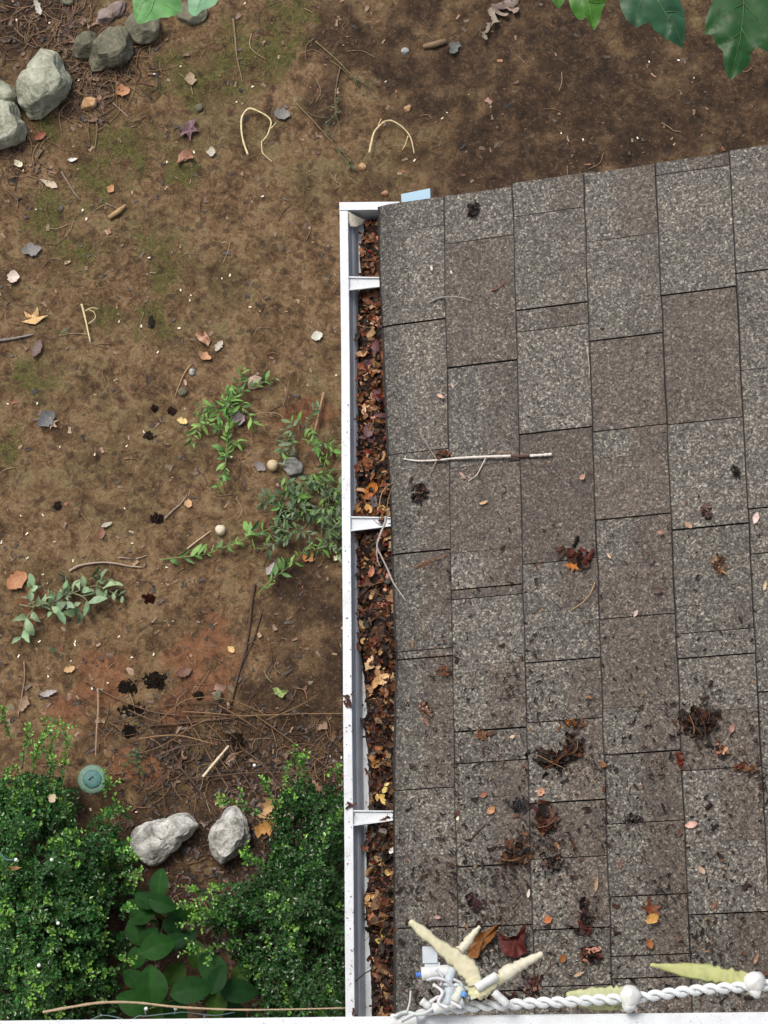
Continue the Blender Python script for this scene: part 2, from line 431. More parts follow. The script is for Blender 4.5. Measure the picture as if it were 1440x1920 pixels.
    slab(.016, send, YMIN, yt, -.020, -.0035, M_DECK, 'roof_deck')
    slab(.05, send, yt - .030, yt - .002, -.16, -.0205, M_TRIM, 'rake_board')
    # bright end of the metal drip edge poking out past the rake
    q = MB(); pts = [on_roof(x, y, -.012) for x, y in ((752, 364), (806, 353), (807, 374), (753, 385))]
    dn = Vector((-SP, 0, CP)) * .004
    q.add(pts + [p - dn for p in pts], [(3, 2, 1, 0), (4, 5, 6, 7), (0, 1, 5, 4), (1, 2, 6, 5), (2, 3, 7, 6), (3, 0, 4, 7)])
    dm = m_white('drip_edge_metal', .05, (.25, .42, .54)); dm.node_tree.nodes['Principled BSDF'].inputs['Roughness'].default_value = .3
    put(q, 'drip_edge', dm, house, False)['label'] = 'pale blue white metal drip edge end past the rake'
build_roof()

GT = EAVE - .022                                          # gutter rim height
GX = on_z(642, 1060, GT).x                                # front face of the gutter
GYT = on_z(690, 391, GT).y                                # far (north) end
FX = X0 + .034                                            # fascia face
GW = FX - GX
def build_gutter():
    outer = [(0, 0), (0, -.014), (.004, -.020), (.004, -.042), (.012, -.055), (.026, -.066), (.031, -.078), (.033, -.092), (GW, -.092), (GW, -.004)]
    inner = [(GW - .0015, -.004), (GW - .0015, -.058), (.0365, -.058), (.0340, -.051), (.0300, -.040), (.0265, -.034), (.0235, -.031), (.0195, -.020), (.0172, -.009), (.0168, -.006), (.0165, -.0005), (.0155, 0)]
    prof = [(GX + x, GT + z) for x, z in outer + inner]
    mb = MB(); ys = [YMIN] + list(np.linspace(.1, GYT - .002, 24))
    n = len(prof); vs = []
    for y in ys:
        wob = mnoise.noise(Vector((y * 3.0, 0, 5))) * .0012
        vs += [(x + wob, y, z) for x, z in prof]
    fs = [(j * n + i, (j + 1) * n + i, (j + 1) * n + (i + 1) % n, j * n + (i + 1) % n) for j in range(len(ys) - 1) for i in range(n)]
    mb.add(vs, fs)
    g = put(mb, 'gutter', M_WHITE, house, False); g['label'] = 'white metal gutter clogged with wet brown leaves'
    e = MB()                                               # end cap with a folded rim
    capprof = [(GX + x, GT + z) for x, z in [(0, .001), (0, -.014), (.004, -.020), (.004, -.042), (.012, -.055), (.026, -.066), (.031, -.078), (.033, -.092), (GW, -.092), (GW, .001)]]
    e.prism(capprof, GYT - .002, GYT + .0005)
    e.box((GX - .001, GYT - .0035, GT - .012), (GX + GW, GYT + .013, GT + .0025))
    sub(e, 'end_cap', M_WHITE, g, house, False)
    for py in (530, 981, 1533):                            # hidden hangers: tapered strap with folded edges
        h = MB(); yc = on_z(690, py, GT).y
        L, Rr = GX + .0135, FX - .001
        nst = 8
        for a, b, zt in ((-.5, .5, 0), (-.5, -.40, 1), (.40, .5, 1)):
            vs = []
            for i in range(nst + 1):
                t = i / nst; x = L + (Rr - L) * t; wd = .030 - .0125 * min(1, t / .8) ; off = -.003 * t * 0 + .004 * min(1, t / .8)
                z = GT - .0065 - .002 * math.sin(t * math.pi)
                for yy in (a, b):
                    vs.append((x, yc + yy * wd + off, z + (.0045 if zt else 0)))
                for yy in (a, b):
                    vs.append((x, yc + yy * wd + off, z - .0018))
            fs = []
            for i in range(nst):
                o = 4 * i; p = o + 4
                fs += [(o, p, p + 1, o + 1), (o + 2, o + 3, p + 3, p + 2), (o, o + 2, p + 2, p), (o + 1, p + 1, p + 3, o + 3)]
            fs += [(0, 1, 3, 2), (4 * nst, 4 * nst + 2, 4 * nst + 3, 4 * nst + 1)]
            h.add(vs, fs)
        h.box((Rr - .030, yc + .001, GT - .0105), (Rr - .004, yc + .007, GT - .0035))     # screw bridge
        sub(h, 'hanger', M_TRIM, g, house, False)
    f = MB(); f.box((FX, YMIN, EAVE - .20), (FX + .02, GYT - .02, EAVE - .012)); put(f, 'fascia', M_TRIM, house, False)
build_gutter()
def build_walls():
    wl = MB(); wx = X0 + .32; wy = RAKE[0] - .22
    send = X0 + CB[19] * CP
    prof_z = lambda x: EAVE + (x - X0) * math.tan(PITCH) - .05
    v = [(wx, YMIN, 0), (send, YMIN, 0), (send, YMIN, prof_z(send)), (wx, YMIN, prof_z(wx)),
         (wx, wy, 0), (send, wy, 0), (send, wy, prof_z(send)), (wx, wy, prof_z(wx))]
    wl.add(v, [(0, 1, 2, 3), (7, 6, 5, 4), (4, 0, 3, 7), (1, 5, 6, 2), (3, 2, 6, 7), (4, 5, 1, 0)])
    put(wl, 'wall', M_SIDING, house, False)
    up = MB()
    for k in range(30):                                    # lap siding of the upper storey the picture is taken from
        z0 = k * .25; up.box((-3.4, -.62, z0), (3.4, -.46 + .012 * (k % 2), z0 + .2495))
    put(up, 'upper_wall', M_SIDING, house, False)
    ev = MB(); ev.box((-3.6, -.60, 8.05), (3.6, .42, 8.15)); ev.box((-3.6, .42, 8.0), (3.6, .445, 8.2))  # unseen overhang added to block overhead sky and darken the lower left
    put(ev, 'added_overhang', M_TRIM, house, False)
    lz = EAVE + .74; ly = on_z(720, 1905.5, lz).y
    ld = MB(); x0, x1 = -1.6, 1.8
    prof = [(-.30, -.10), (ly - .012, -.10), (ly - .012, -.016), (ly, -.012), (ly + .0, -.002), (ly - .003, 0), (-.30, .006)]
    vs = [(x, y, lz + z) for x in (x0, x1) for y, z in prof]; n = len(prof)
    ld.add(vs, [(i, (i + 1) % n, n + (i + 1) % n, n + i) for i in range(n)] + [tuple(range(n - 1, -1, -1)), tuple(range(n, 2 * n))])
    o = put(ld, 'ledge', M_TRIM, house, False); o['label'] = 'white painted ledge along the bottom of the view'
    return lz, ly
LZ, LY = build_walls()

# ================================================================== GUTTER DEBRIS
def build_gutter_fill():
    fill_px = [(412, 684), (470, 675), (515, 680), (560, 672), (620, 670), (700, 668), (800, 668), (880, 668), (960, 663), (1000, 664), (1060, 669), (1120, 672), (1160, 665), (1200, 673), (1250, 683), (1330, 690), (1350, 682), (1400, 691), (1500, 694), (1570, 690), (1600, 688), (1650, 694), (1680, 684), (1740, 692), (1800, 697), (1900, 699), (1960, 699)]
    fy = sorted((on_z(x, y, GT - .03).y, on_z(x, y, GT - .03).x) for y, x in fill_px)
    left = lambda y: float(np.interp(y, [q[0] for q in fy], [q[1] for q in fy]))
    heap = lambda x, y: GT - .040 + .024 * min(1, (x - left(y)) / .05) + mnoise.fractal(Vector((x * 40, y * 40, 0)), .8, 2, 3) * .012
    mb = MB(); y0, y1 = YMIN + .02, on_z(690, 411, GT - .03).y
    ny, nx = 300, 10; vs = []; cs = []
    for j in range(ny + 1):
        y = y0 + (y1 - y0) * j / ny; xl = left(y) + mnoise.noise(Vector((y * 60, 3, 3))) * .004
        for i in range(nx + 1):
            t = i / nx; x = xl + (FX - .003 - xl) * t
            z = heap(x, y) if i else GT - .0575
            vs.append((x - (.002 if i == 0 else 0), y, z)); cs.append(jit((.012, .007, .005), .4))
    n = nx + 1
    mb.add(vs, [(j * n + i, j * n + i + 1, (j + 1) * n + i + 1, (j + 1) * n + i) for j in range(ny) for i in range(nx)], cs)
    pal_a = [BR] * 5 + [MID] * 5 + [TAN] * 3 + [DRK] * 5 + [(.17, .060, .024)] * 5 + [PNK] + [RED] * 2
    pal_b = [DRK] * 7 + [BR] * 4 + [(.05, .03, .024)] * 5 + [MID] * 2 + [(.11, .10, .09)] + [TAN] + [RED]
    yr0, yr1 = on_z(690, 880, GT).y, on_z(690, 1290, GT).y
    for k in range(6500):
        y = rnd.uniform(y0, y1); xl = left(y); x = xl + (FX - xl) * rnd.random() ** .9 + rnd.gauss(0, .003)
        if x > FX - .004: continue
        t = min(1, max(0, (yr0 - y) / (yr0 - yr1))) if y < yr0 else 0
        pal = pal_b if rnd.random() < .25 + .75 * t else pal_a
        c = jit(rnd.choice(pal), .35); L = rnd.choice([.006, .008, .010, .013, .018]) * rnd.uniform(.7, 1.2)
        mb.flake((x, y, max(heap(x, y), GT - .056) + rnd.uniform(0, .006)), rnd.uniform(0, 6.3), L, L * rnd.uniform(.35, .8), c, 'rag', rnd.uniform(-.9, .9), rnd.uniform(-.6, .6), rnd.uniform(-.7, .7), rnd.uniform(-.9, .9), 4, .4)
    for k in range(260):
        y = rnd.uniform(y0, y1); xl = left(y); x = rnd.uniform(xl + .004, FX - .010); up = y > yr0
        L = rnd.uniform(.018, .030); mb.flake((x, y, heap(x, y) + rnd.uniform(.003, .008)), rnd.uniform(0, 6.3), L, L * rnd.uniform(.4, .65), jit(rnd.choice([TAN, MID, BR, (.26, .11, .05), (.20, .07, .03), PUR] if up else [BR, DRK, DRK, (.06, .03, .02), (.035, .02, .014), (.2, .1, .05), (.34, .22, .12)]), .3), rnd.choice(['rag', 'oval', 'lance']), rnd.uniform(-.8, .8), rnd.uniform(-.4, .6), rnd.uniform(-.3, .3), rnd.uniform(-.5, .5), 6, .35)
    for k in range(110):                                   # pine needles and stalks tangled in
        y = rnd.uniform(y0, y1); x = rnd.uniform(left(y), FX - .01); a = rnd.uniform(0, 6.3); L = rnd.uniform(.02, .05); z = heap(x, y) + .006
        p = [(min(x + math.cos(a + b * .4) * L * b, FX - .003), y + math.sin(a + b * .4) * L * b, z + rnd.uniform(0, .004)) for b in (-.5, 0, .5)]
        mb.tube(p, .0005, jit(rnd.choice([TAN, MID, BR, DRK]), .3), 4)
    for k in range(200):                                   # crumbs stuck to the rim and the bare metal
        py = 420 + 1480 * rnd.random() ** .45; on_rim = rnd.random() < .5
        p = on_z(rnd.uniform(640, 657) + (py - 400) * .0068, py, GT + .0012) if on_rim else on_z(rnd.uniform(662, 690), py, GT - .04)
        if not on_rim and p.x > left(p.y): continue
        if not on_rim: p.z = GT - .030 - 1.6 * max(0, p.x - GX - .018)
        if not on_rim: p.z = max(p.z, GT - .056)
        L = rnd.uniform(.0012, .0038) * (1.6 if rnd.random() < .12 else 1); mb.flake(p, rnd.uniform(0, 6.3), L, L * rnd.uniform(.25, .6), jit(rnd.choice([DRK, (.06, .05, .05), BR]), .3), 'rag', .3, .2, 0, 0, 3, .4)
    tag(mb.build('gutter_debris', M_WET), 'dark wet rotting leaf debris filling the white gutter', 'leaf debris', kind='stuff')
    return left, heap
GLEFT, GHEAP = build_gutter_fill()
def gleaf(px, py, L, W, ang, col, label, kind='oval', curl=.6, name='dead_leaf', mat=M_WET, dz=.004, extra=()):
    p = on_z(px, py, GT - .018); p.z = max(GHEAP(p.x, p.y), GT - .06) + dz
    mb = MB(); mb.flake(p, R(ang), L, W, col, kind, curl, rnd.uniform(.1, .5), rnd.uniform(-.2, .2), rnd.uniform(-.25, .25), 7, .18)
    for dx, dy, l, w2, a, c in extra:
        mb.flake(p + Vector((dx, dy, rnd.uniform(.0, .003))), R(a), l, w2, c, 'oval', rnd.uniform(-.7, .7), .4, 0, 0, 6, .2)
    single(mb, name, mat, label, 'leaf')
gleaf(695, 918, .034, .022, 70, (.48, .17, .03), 'bright orange curled leaf in gutter above the middle hanger', extra=[(-.004, -.012, .02, .014, 20, (.3, .10, .03)), (.008, .006, .02, .012, 110, (.52, .2, .05))])
gleaf(672, 948, .024, .011, 62, (.42, .22, .08), 'narrow tan leaf against gutter front above the middle hanger')
gleaf(691, 952, .020, .014, 120, (.58, .34, .12), 'yellow tan leaf in gutter just above the middle hanger')
gleaf(714, 956, .017, .014, 20, (.60, .38, .16), 'squarish pale tan leaf beside roof edge above the middle hanger')
gleaf(690, 757, .026, .012, 30, (.60, .38, .20), 'light tan leaf pieces in gutter halfway between upper hangers', extra=[(.012, -.008, .022, .010, -30, (.5, .28, .14)), (-.008, -.014, .016, .009, 80, (.62, .42, .25))])
gleaf(692, 806, .030, .022, 80, (.13, .075, .085), 'purplish wet leaf in gutter below light tan pieces', curl=.3)
gleaf(687, 706, .012, .009, 40, (.75, .62, .36), 'tiny cream flower bit on the gutter leaves')
gleaf(696, 1072, .024, .012, 75, (.42, .17, .11), 'reddish pointed leaf in gutter below the middle hanger', 'lance')
gleaf(716, 1132, .020, .014, -10, (.50, .20, .16), 'pink red leaf at the roof edge in gutter')
gleaf(697, 1116, .016, .013, 60, (.52, .34, .18), 'pale tan leaf below the reddish pointed leaf in gutter')
gleaf(684, 1200, .017, .014, 0, (.45, .28, .11), 'yellow brown leaf at the gutter front below the pink one')
gleaf(694, 1238, .022, .011, 60, (.66, .44, .26), 'folded pale tan leaf above the large cream leaf in gutter')
gleaf(716, 1274, .028, .022, 35, (.66, .44, .22), 'large cream tan leaf ball in gutter', curl=1.1, extra=[(-.012, -.006, .024, .012, 70, (.5, .27, .11)), (.008, -.014, .018, .010, 10, (.56, .3, .18)), (-.008, .012, .02, .011, 100, (.34, .17, .08))])
gleaf(705, 1415, .022, .018, 90, (.28, .12, .03), 'rusty brown leaf heap in lower gutter', extra=[(0, -.016, .02, .016, 30, (.26, .13, .03)), (.004, .014, .02, .008, 0, (.30, .13, .05))])
gleaf(721, 1481, .014, .009, 60, (.62, .50, .18), 'yellow crumpled leaf above the lowest hanger', extra=[(-.006, -.012, .014, .010, 20, (.52, .36, .10)), (-.002, -.022, .018, .010, -50, (.58, .42, .15)), (-.014, -.014, .014, .007, 90, (.5, .34, .12)), (.004, .010, .010, .006, 30, (.66, .55, .22))])
gleaf(734, 1596, .013, .009, 60, (.80, .78, .74), 'small white petal at roof edge below the lowest hanger')
gleaf(727, 1635, .014, .013, 80, (.60, .42, .14), 'ring shaped yellow tan leaf in lowest gutter stretch', curl=1.4)
gleaf(703, 1682, .020, .013, -20, (.52, .30, .12), 'tan curled leaves bunched in lowest gutter stretch', curl=.9, extra=[(.012, .009, .018, .010, 95, (.66, .42, .22)), (-.014, 0, .018, .010, 80, (.48, .28, .11)), (.020, .012, .018, .008, 80, (.6, .36, .2)), (-.010, -.012, .02, .007, -20, (.55, .33, .15))])
gleaf(697, 1722, .022, .011, 85, (.38, .15, .07), 'orange brown long leaf below the tan curled leaves')
gleaf(719, 1752, .026, .012, 110, (.46, .32, .06), 'mustard yellow twisted leaf in lowest gutter stretch', curl=1.0, extra=[(-.006, -.012, .02, .011, 160, (.52, .38, .10)), (.014, -.008, .028, .007, 100, (.34, .18, .05))])
gleaf(685, 1588, .020, .012, 150, (.16, .06, .03), 'dark brown leaf lying out over the gutter front', extra=[(.002, .010, .014, .009, 60, DRK)])
gleaf(705, 1828, .018, .007, -25, (.28, .11, .07), 'reddish leaf scrap near the bottom of the gutter')
# cream folded leaf in the far corner of the gutter
mb = MB(); q = [on_z(x, y, GT - z) for x, y, z in ((641, 396, .002), (655, 397, .0), (668, 405, .008), (685, 413, .03), (676, 421, .03), (668, 425, .02), (657, 424, .012), (650, 410, .006))]
mb.add([sum(q, Vector()) / 8 + Vector((0, 0, .004))] + q, [(0, 1 + i, 1 + (i + 1) % 8) for i in range(8)], (.74, .70, .56))
single(mb, 'dead_leaf', M_LITTER, 'cream folded leaf stuck in the far corner of the gutter', 'leaf')
# grime bits on the rim
for px, py, n, lab in ((652, 1312, 16, 'dark crumbs of debris on the white gutter rim'), (656, 1512, 3, 'brown leaf scrap on gutter rim beside the lowest hanger'), (665, 1900, 3, 'brown leaf scrap on gutter rim beside the ledge')):
    mb = MB()
    for k in range(n):
        p = on_z(px + rnd.uniform(-6, 9), py + rnd.uniform(-14, 14) * (1 if n > 5 else .4), GT + .002)
        mb.flake(p, rnd.uniform(0, 6), rnd.uniform(.006, .011) * (1 if n > 5 else 1.3), .005, jit((.06, .025, .018), .4), 'rag', .6, .4, 0, 0, 4, .3)
    single(mb, 'leaf_scrap', M_WET, lab, 'leaf scrap')
mb = MB(); mb.tube([on_z(666, 1840, GT - .004), on_z(684, 1825, GT - .02), on_z(699, 1817, GT - .03)], .0011, (.02, .016, .014), 5)
single(mb, 'twig', M_TWIG, 'short black twig across the gutter near the ledge', 'twig')

# ================================================================== ROOF LITTER
def rp(px, py, h=.009): return on_roof(px, py, h)
def path(pts, fn, n=5):
    """smooth polyline through photo points laid on a surface"""
    P = [fn(*p) for p in pts]
    if len(P) < 3: return [P[0].lerp(P[-1], i / n) for i in range(n + 1)]
    out = []
    for i in range(len(P) - 1):
        p0, p1, p2, p3 = P[max(i - 1, 0)], P[i], P[i + 1], P[min(i + 2, len(P) - 1)]
        for k in range(n):
            t = k / n
            out.append(.5 * ((2 * p1) + (p2 - p0) * t + (2 * p0 - 5 * p1 + 4 * p2 - p3) * t * t + (3 * p1 - p0 - 3 * p2 + p3) * t ** 3))
    return out + [P[-1]]
def taper(n, a, b): return [a + (b - a) * i / max(1, n - 1) for i in range(n)]
def twig(label, branches, col, r, fn, name='twig', group=None, wob=.2, mat=M_TWIG, n=5):
    mb = MB()
    for k, br in enumerate(branches):
        pts = path(br, fn, n); rr = r * (1 if k == 0 else .55)
        cs = col if not isinstance(col, list) else col[k % len(col)]
        mb.tube(pts, taper(len(pts), rr, rr * .55), jit(cs, .08), 6, wob)
    return single(mb, name, mat, label, 'twig', group)
Z3 = lambda pts: [(700 + x / 3.6, 680 + y / 3.6) for x, y in pts]
def whitetwig():
    root = empty('twig', 'long pale branching twig lying across the shingle courses', 'twig', tuple(rp(880, 855)))
    a = MB(); pts = path(Z3([(205, 650), (300, 662), (430, 658), (560, 645), (760, 635), (930, 630)]), lambda x, y: rp(x, y, .012)); a.tube(pts, taper(len(pts), .0014, .0030), (.62, .58, .52), 6, .2)
    put(a, 'stem', M_TWIG, root)
    b = MB(); pts = path(Z3([(930, 630), (990, 632), (1060, 628)]), lambda x, y: rp(x, y, .012)); b.tube(pts, .0030, (.09, .05, .04), 6, .2)
    o = put(b, 'bark', M_TWIG, root); o['label'] = 'dark bark covered stretch of the twig'
    b = MB(); pts = path(Z3([(1060, 628), (1130, 624), (1205, 618)]), lambda x, y: rp(x, y, .012)); b.tube(pts, [.0030] * len(pts), (.66, .63, .58), 6, .2); put(b, 'stem_end', M_TWIG, root)
    for br, c in (([(760, 640), (735, 690), (712, 735), (690, 765), (640, 800)], (.6, .56, .5)), ([(430, 660), (400, 710), (375, 760), (325, 800)], (.28, .24, .2)), ([(430, 655), (385, 590), (345, 525), (315, 475)], (.3, .26, .22)), ([(835, 608), (900, 605), (955, 600)], (.30, .17, .12))):
        b = MB(); pts = path(Z3(br), lambda x, y: rp(x, y, .011)); b.tube(pts, taper(len(pts), .0014, .0007), c, 5, .2); put(b, 'side_shoot', M_TWIG, root)
whitetwig()
twig('crooked grey twig hanging off roof edge into the gutter', [[(723, 968), (722, 980), (712, 1005), (707, 1025), (715, 1043), (727, 1068), (738, 1093), (753, 1115), (761, 1127)], [(706, 1030), (708, 1050), (713, 1062)]], (.36, .33, .30), .0023, lambda x, y: on_z(x, y, EAVE + .012 + max(0, (x - 724)) * .0004))
twig('thin curved straw bridging gutter and roof above middle hanger', [[(711, 948), (714, 930), (722, 915), (733, 907), (742, 902)], [(725, 960), (728, 935), (738, 908)]], (.42, .30, .16), .0009, lambda x, y: on_z(x, y, EAVE + .012))
Z1 = lambda pts: [(700 + x / 3.6, 260 + y / 3.6) for x, y in pts]
twig('short grey twig lying across the two lowest courses', [Z1([(380, 1106), (440, 1075), (520, 1068), (580, 1070), (625, 1082), (662, 1096)]), Z1([(570, 1068), (585, 1035), (600, 1010)])], (.30, .27, .25), .0017, rp)
twig('small reddish twig near the upper left of the roof', [Z1([(800, 1022), (840, 1010), (895, 958)])], (.22, .09, .06), .0017, rp)
twig('pale curved pine needle above the dark debris heaps', [[(1116, 1091), (1108, 1110), (1095, 1127), (1071, 1144)]], (.52, .34, .15), .0009, rp)
twig('pale straw lying along a dark course joint', [[(1101, 650), (1103, 670), (1105, 690), (1104, 708)]], (.5, .42, .28), .0010, rp)
twig('red brown straw on the eave course below middle hanger', [[(776, 1065), (800, 1052), (838, 1042)], [(779, 1062), (795, 1058), (812, 1050)], [(783, 1068), (808, 1056)]], (.26, .10, .045), .0013, rp)
twig('dark bent twig on the second course', [[(880, 1578), (896, 1560), (910, 1546)]], (.03, .02, .016), .0013, rp)
twig('thin dark twig beside the fallen brown heap on third course', [[(1175, 954), (1340, 978)][0:1] + [(1180, 957)], [(1336, 975), (1345, 985), (1352, 1001)]][1:], (.07, .05, .05), .0010, rp)

def heap(label, px, py, w, h, n, pal, name='leaf_heap', straws=4, rise=.012, seed=0, big=(.006, .016), mat=M_WET):
    mb = MB()
    if n >= 60 and w < 120:                                # matted wet bottom layer
        m = 26; pts = [(px, py)] + [(px + math.cos(6.2832 * i / m) * w * .36 * q, py + math.sin(6.2832 * i / m) * h * .36 * q) for i, q in ((i, .75 + .55 * mnoise.noise(Vector((math.cos(6.2832 * i / m) * 2.3 + px, math.sin(6.2832 * i / m) * 2.3, 9)))) for i in range(m))]
        mb.add([rp(x, y, .0125 if i == 0 else .0088) for i, (x, y) in enumerate(pts)], [(0, 1 + i, 1 + (i + 1) % m) for i in range(m)], [jit((.016, .010, .008), .4) for _ in pts])
    for k in range(n):
        a = rnd.uniform(0, 6.283); r = rnd.random() ** .7 * (.72 + .38 * mnoise.noise(Vector((math.cos(a) * 1.7 + px, math.sin(a) * 1.7 + py, 2)))) * (1.0 if rnd.random() < .78 else rnd.uniform(1.1, 2.2))
        qx, qy = px + math.cos(a) * r * w / 2, py + math.sin(a) * r * h / 2
        hh = .0095 + rise * max(0, 1 - r) * rnd.random()
        L = rnd.uniform(*big)
        mb.flake(rp(qx, qy, hh), rnd.uniform(0, 6.3), L, L * rnd.uniform(.35, .75), tuple(c_ * .72 for c_ in jit(rnd.choice(pal), .35)), 'rag', rnd.uniform(-.8, .8), rnd.uniform(-.6, .6), rnd.uniform(-.5, .5), rnd.uniform(-.6, .6), 4, .4)
    for k in range(straws):
        a = rnd.uniform(0, 6.3); L = rnd.uniform(.3, .6) * max(w, h)
        qx, qy = px + rnd.uniform(-.2, .2) * w, py + rnd.uniform(-.2, .2) * h
        mb.tube(path([(qx - math.cos(a) * L / 2, qy - math.sin(a) * L / 2), (qx + 4, qy + 3), (qx + math.cos(a) * L / 2, qy + math.sin(a) * L / 2)], lambda x, y: rp(x, y, .012 + rise * .8)), .0008, jit(rnd.choice([(.10, .055, .03), BR, (.2, .12, .06), DRK]), .3), 4)
    return single(mb, name, mat, label, 'leaf debris')
PD = [DRK] * 9 + [(.032, .018, .014)] * 4 + [(.06, .025, .014)] * 2
PR = [(.075, .026, .014)] * 4 + [(.09, .02, .014)] * 4 + [DRK] * 4 + [(.08, .04, .045)] * 2 + [PNK]
heap('small dark mud crumb cluster near the top edge of the roof', 888, 394, 26, 36, 26, [(.03, .023, .02), DRK], 'debris_clump', 0, .008)
heap('wet black debris heap across the third course', 1035, 1422, 90, 38, 110, PD, straws=5, rise=.02)
heap('black debris lump right of the long black heap', 1075, 1400, 58, 60, 70, PD + [BR] * 3, straws=4, rise=.018)
heap('large dark brown debris heap with straws on the fifth course', 1312, 1352, 82, 78, 150, [DRK] * 7 + [(.06, .026, .013)] * 4 + [(.04, .02, .012)] * 3 + [BR], straws=6, rise=.020)
heap('small debris tail below the large dark brown heap', 1352, 1402, 24, 44, 24, [BR, DRK, MID, PNK], straws=1)
heap('wet red brown leaf clump beside a dark joint on third course', 1087, 1045, 52, 40, 34, PR, straws=0, big=(.012, .024))
heap('glossy red brown leaf clump on the third course low down', 1025, 1536, 48, 62, 46, PR + [MID], straws=1, big=(.012, .026))
heap('dark flattened leaf tangle on the second course joint', 966, 1602, 70, 54, 66, [DRK] * 4 + [BR] * 3 + [MID], straws=3)
heap('dark leaf bits below the glossy red brown clump', 1036, 1622, 46, 46, 40, [DRK] * 3 + [PUR, BR, GRY], straws=1)
heap('narrow dark streak of wet debris on the third course', 1096, 1722, 24, 80, 50, PR + [DRK] * 4, straws=1)
heap('wet reddish leaf clump at the foot of the dark streak', 1108, 1790, 46, 34, 36, PR + [ORG], straws=2, big=(.010, .022))
heap('purplish dark leaf stain bits on the second course', 889, 1690, 40, 44, 34, [PUR, DRK, (.05, .03, .03)], straws=0, rise=.004)
heap('dark debris patch on eave course beside middle hanger', 785, 925, 40, 46, 34, [DRK] * 3 + [(.06, .05, .045), (.10, .05, .04)], straws=3, rise=.004)
heap('brown crumbs under the pale branching twig', 828, 853, 44, 18, 26, [BR, MID, DRK, (.15, .08, .06)], straws=0, rise=.004)
heap('dark bits on second course joint left of glossy clump', 970, 1510, 26, 34, 26, [DRK, (.03, .03, .035)], straws=1, rise=.004)
heap('dark moss tuft on the fifth course', 1380, 883, 20, 20, 16, [DRK, (.03, .03, .022)], straws=0)
heap('pinkish leaf with dark scraps on fifth course', 1322, 957, 24, 38, 16, [PUR, PNK, DRK, (.34, .22, .2)], straws=1, big=(.01, .018))
heap('brown leaf scraps on the fifth course above the large heap', 1350, 1060, 34, 46, 16, [BR, TAN, (.16, .07, .04)], straws=0, rise=.004)
heap('brown leaf scraps on third course above the black heap', 1075, 1356, 60, 20, 24, [BR, MID, ORG, DRK], straws=2, rise=.005)
heap('orange brown leaf bits on second course joint', 905, 1378, 30, 16, 16, [MID, BR, TAN], straws=1, rise=.004)
heap('brown bits on the eave course joint', 832, 1258, 30, 26, 16, [MID, BR, (.2, .09, .06)], straws=1, rise=.004)
heap('brown scraps on eave course above lowest hanger', 797, 1335, 24, 52, 14, [BR, MID, PNK], straws=2, rise=.004)
heap('wet dark crumbs under the light string', 905, 1868, 150, 30, 70, PD + [BR] * 4, straws=2, rise=.006)
heap('reddish wet leaf bits above the light string', 1000, 1850, 40, 60, 36, PR, straws=1, rise=.006)
heap('dark bark crumbs on fourth course joint', 1186, 1536, 46, 22, 18, [DRK, (.05, .04, .035), GRY], straws=1, rise=.004)
heap('red brown scraps along a fourth course joint', 1277, 1430, 10, 56, 12, [BR, RED, MID], straws=0, rise=.004)
heap('rusty scraps on the fifth course joint', 1395, 1440, 50, 22, 18, [BR, MID, RED], straws=1, rise=.004)

def rleaf(px, py, L, W, ang, col, label, kind='oval', curl=.35, mat=M_LITTER, cross=.25, h=.011):
    mb = MB(); p = rp(px, py, h)
    mb.flake(p, R(ang), L, W, col, kind, curl, cross, rnd.uniform(-.1, .1) + SP * math.cos(R(ang)), rnd.uniform(-.1, .1), 6, .15)
    single(mb, 'dead_leaf', mat, label, 'leaf')
def rstar(px, py, L, ang, col, label, lobes=5, curl=.35, mat=M_WET, depth=.45, h=.014, tilt=0):
    mb = MB(); mb.star(rp(px, py, h), R(ang), L, col, lobes, curl, depth, True, tilt); single(mb, 'dead_leaf', mat, label, 'leaf')
def polyleaf(pts, fn, col, label, mat=M_WET, lift=.010, name='dead_leaf'):
    P = [fn(x, y) for x, y in pts]; Q = []
    for a, b in zip(P, P[1:] + P[:1]): Q += [a, a.lerp(b, .5) + (a - b).cross(Vector((0, 0, 1))) * rnd.uniform(-.08, .08)]
    c = sum(Q, Vector()) / len(Q); n = len(Q); mb = MB(); vs = [c + Vector((0, 0, lift * .4))]; cs = [col]; ph = rnd.uniform(0, 6)
    for fr in (.35, .7, 1.0):
        for i, q in enumerate(Q):
            vs.append(c.lerp(q, fr) + Vector((0, 0, lift * fr * (.6 + .6 * math.sin(i * 1.3 + ph)) * rnd.uniform(.6, 1.2)))); k = rnd.uniform(.7, 1.3); cs.append(tuple(x * k for x in col))
    fs = [(0, 1 + i, 1 + (i + 1) % n) for i in range(n)]
    for r_ in range(2): fs += [(1 + r_ * n + i, 1 + (r_ + 1) * n + i, 1 + (r_ + 1) * n + (i + 1) % n, 1 + r_ * n + (i + 1) % n) for i in range(n)]
    mb.add(vs, fs, cs); single(mb, name, mat, label, 'leaf')
Z7 = lambda pts: [(720 + x / 4, 1460 + y / 4) for x, y in pts]
polyleaf(Z7([(850,1150),(878,1190),(890,1215),(935,1195),(1010,1185),(1028,1115),(1062,1092),(1056,1160),(1042,1230),(1075,1305),(1000,1348),(935,1338),(880,1300)]), lambda x, y: rp(x, y, .016), (.085, .020, .016), 'glossy dark red lobed leaf behind the light string', lift=.016)
polyleaf(Z7([(615,1290),(650,1220),(700,1150),(755,1155),(820,1110),(892,1082),(850,1135),(795,1225),(745,1280),(700,1352),(640,1345)]), lambda x, y: rp(x, y, .014), (.17, .072, .022), 'brown orange lobed leaf beside the dark red one', lift=.016)
rstar(1222, 1708, .024, 100, (.16, .05, .02), 'brown star leaf with yellow middle on fourth course', 5, .5)
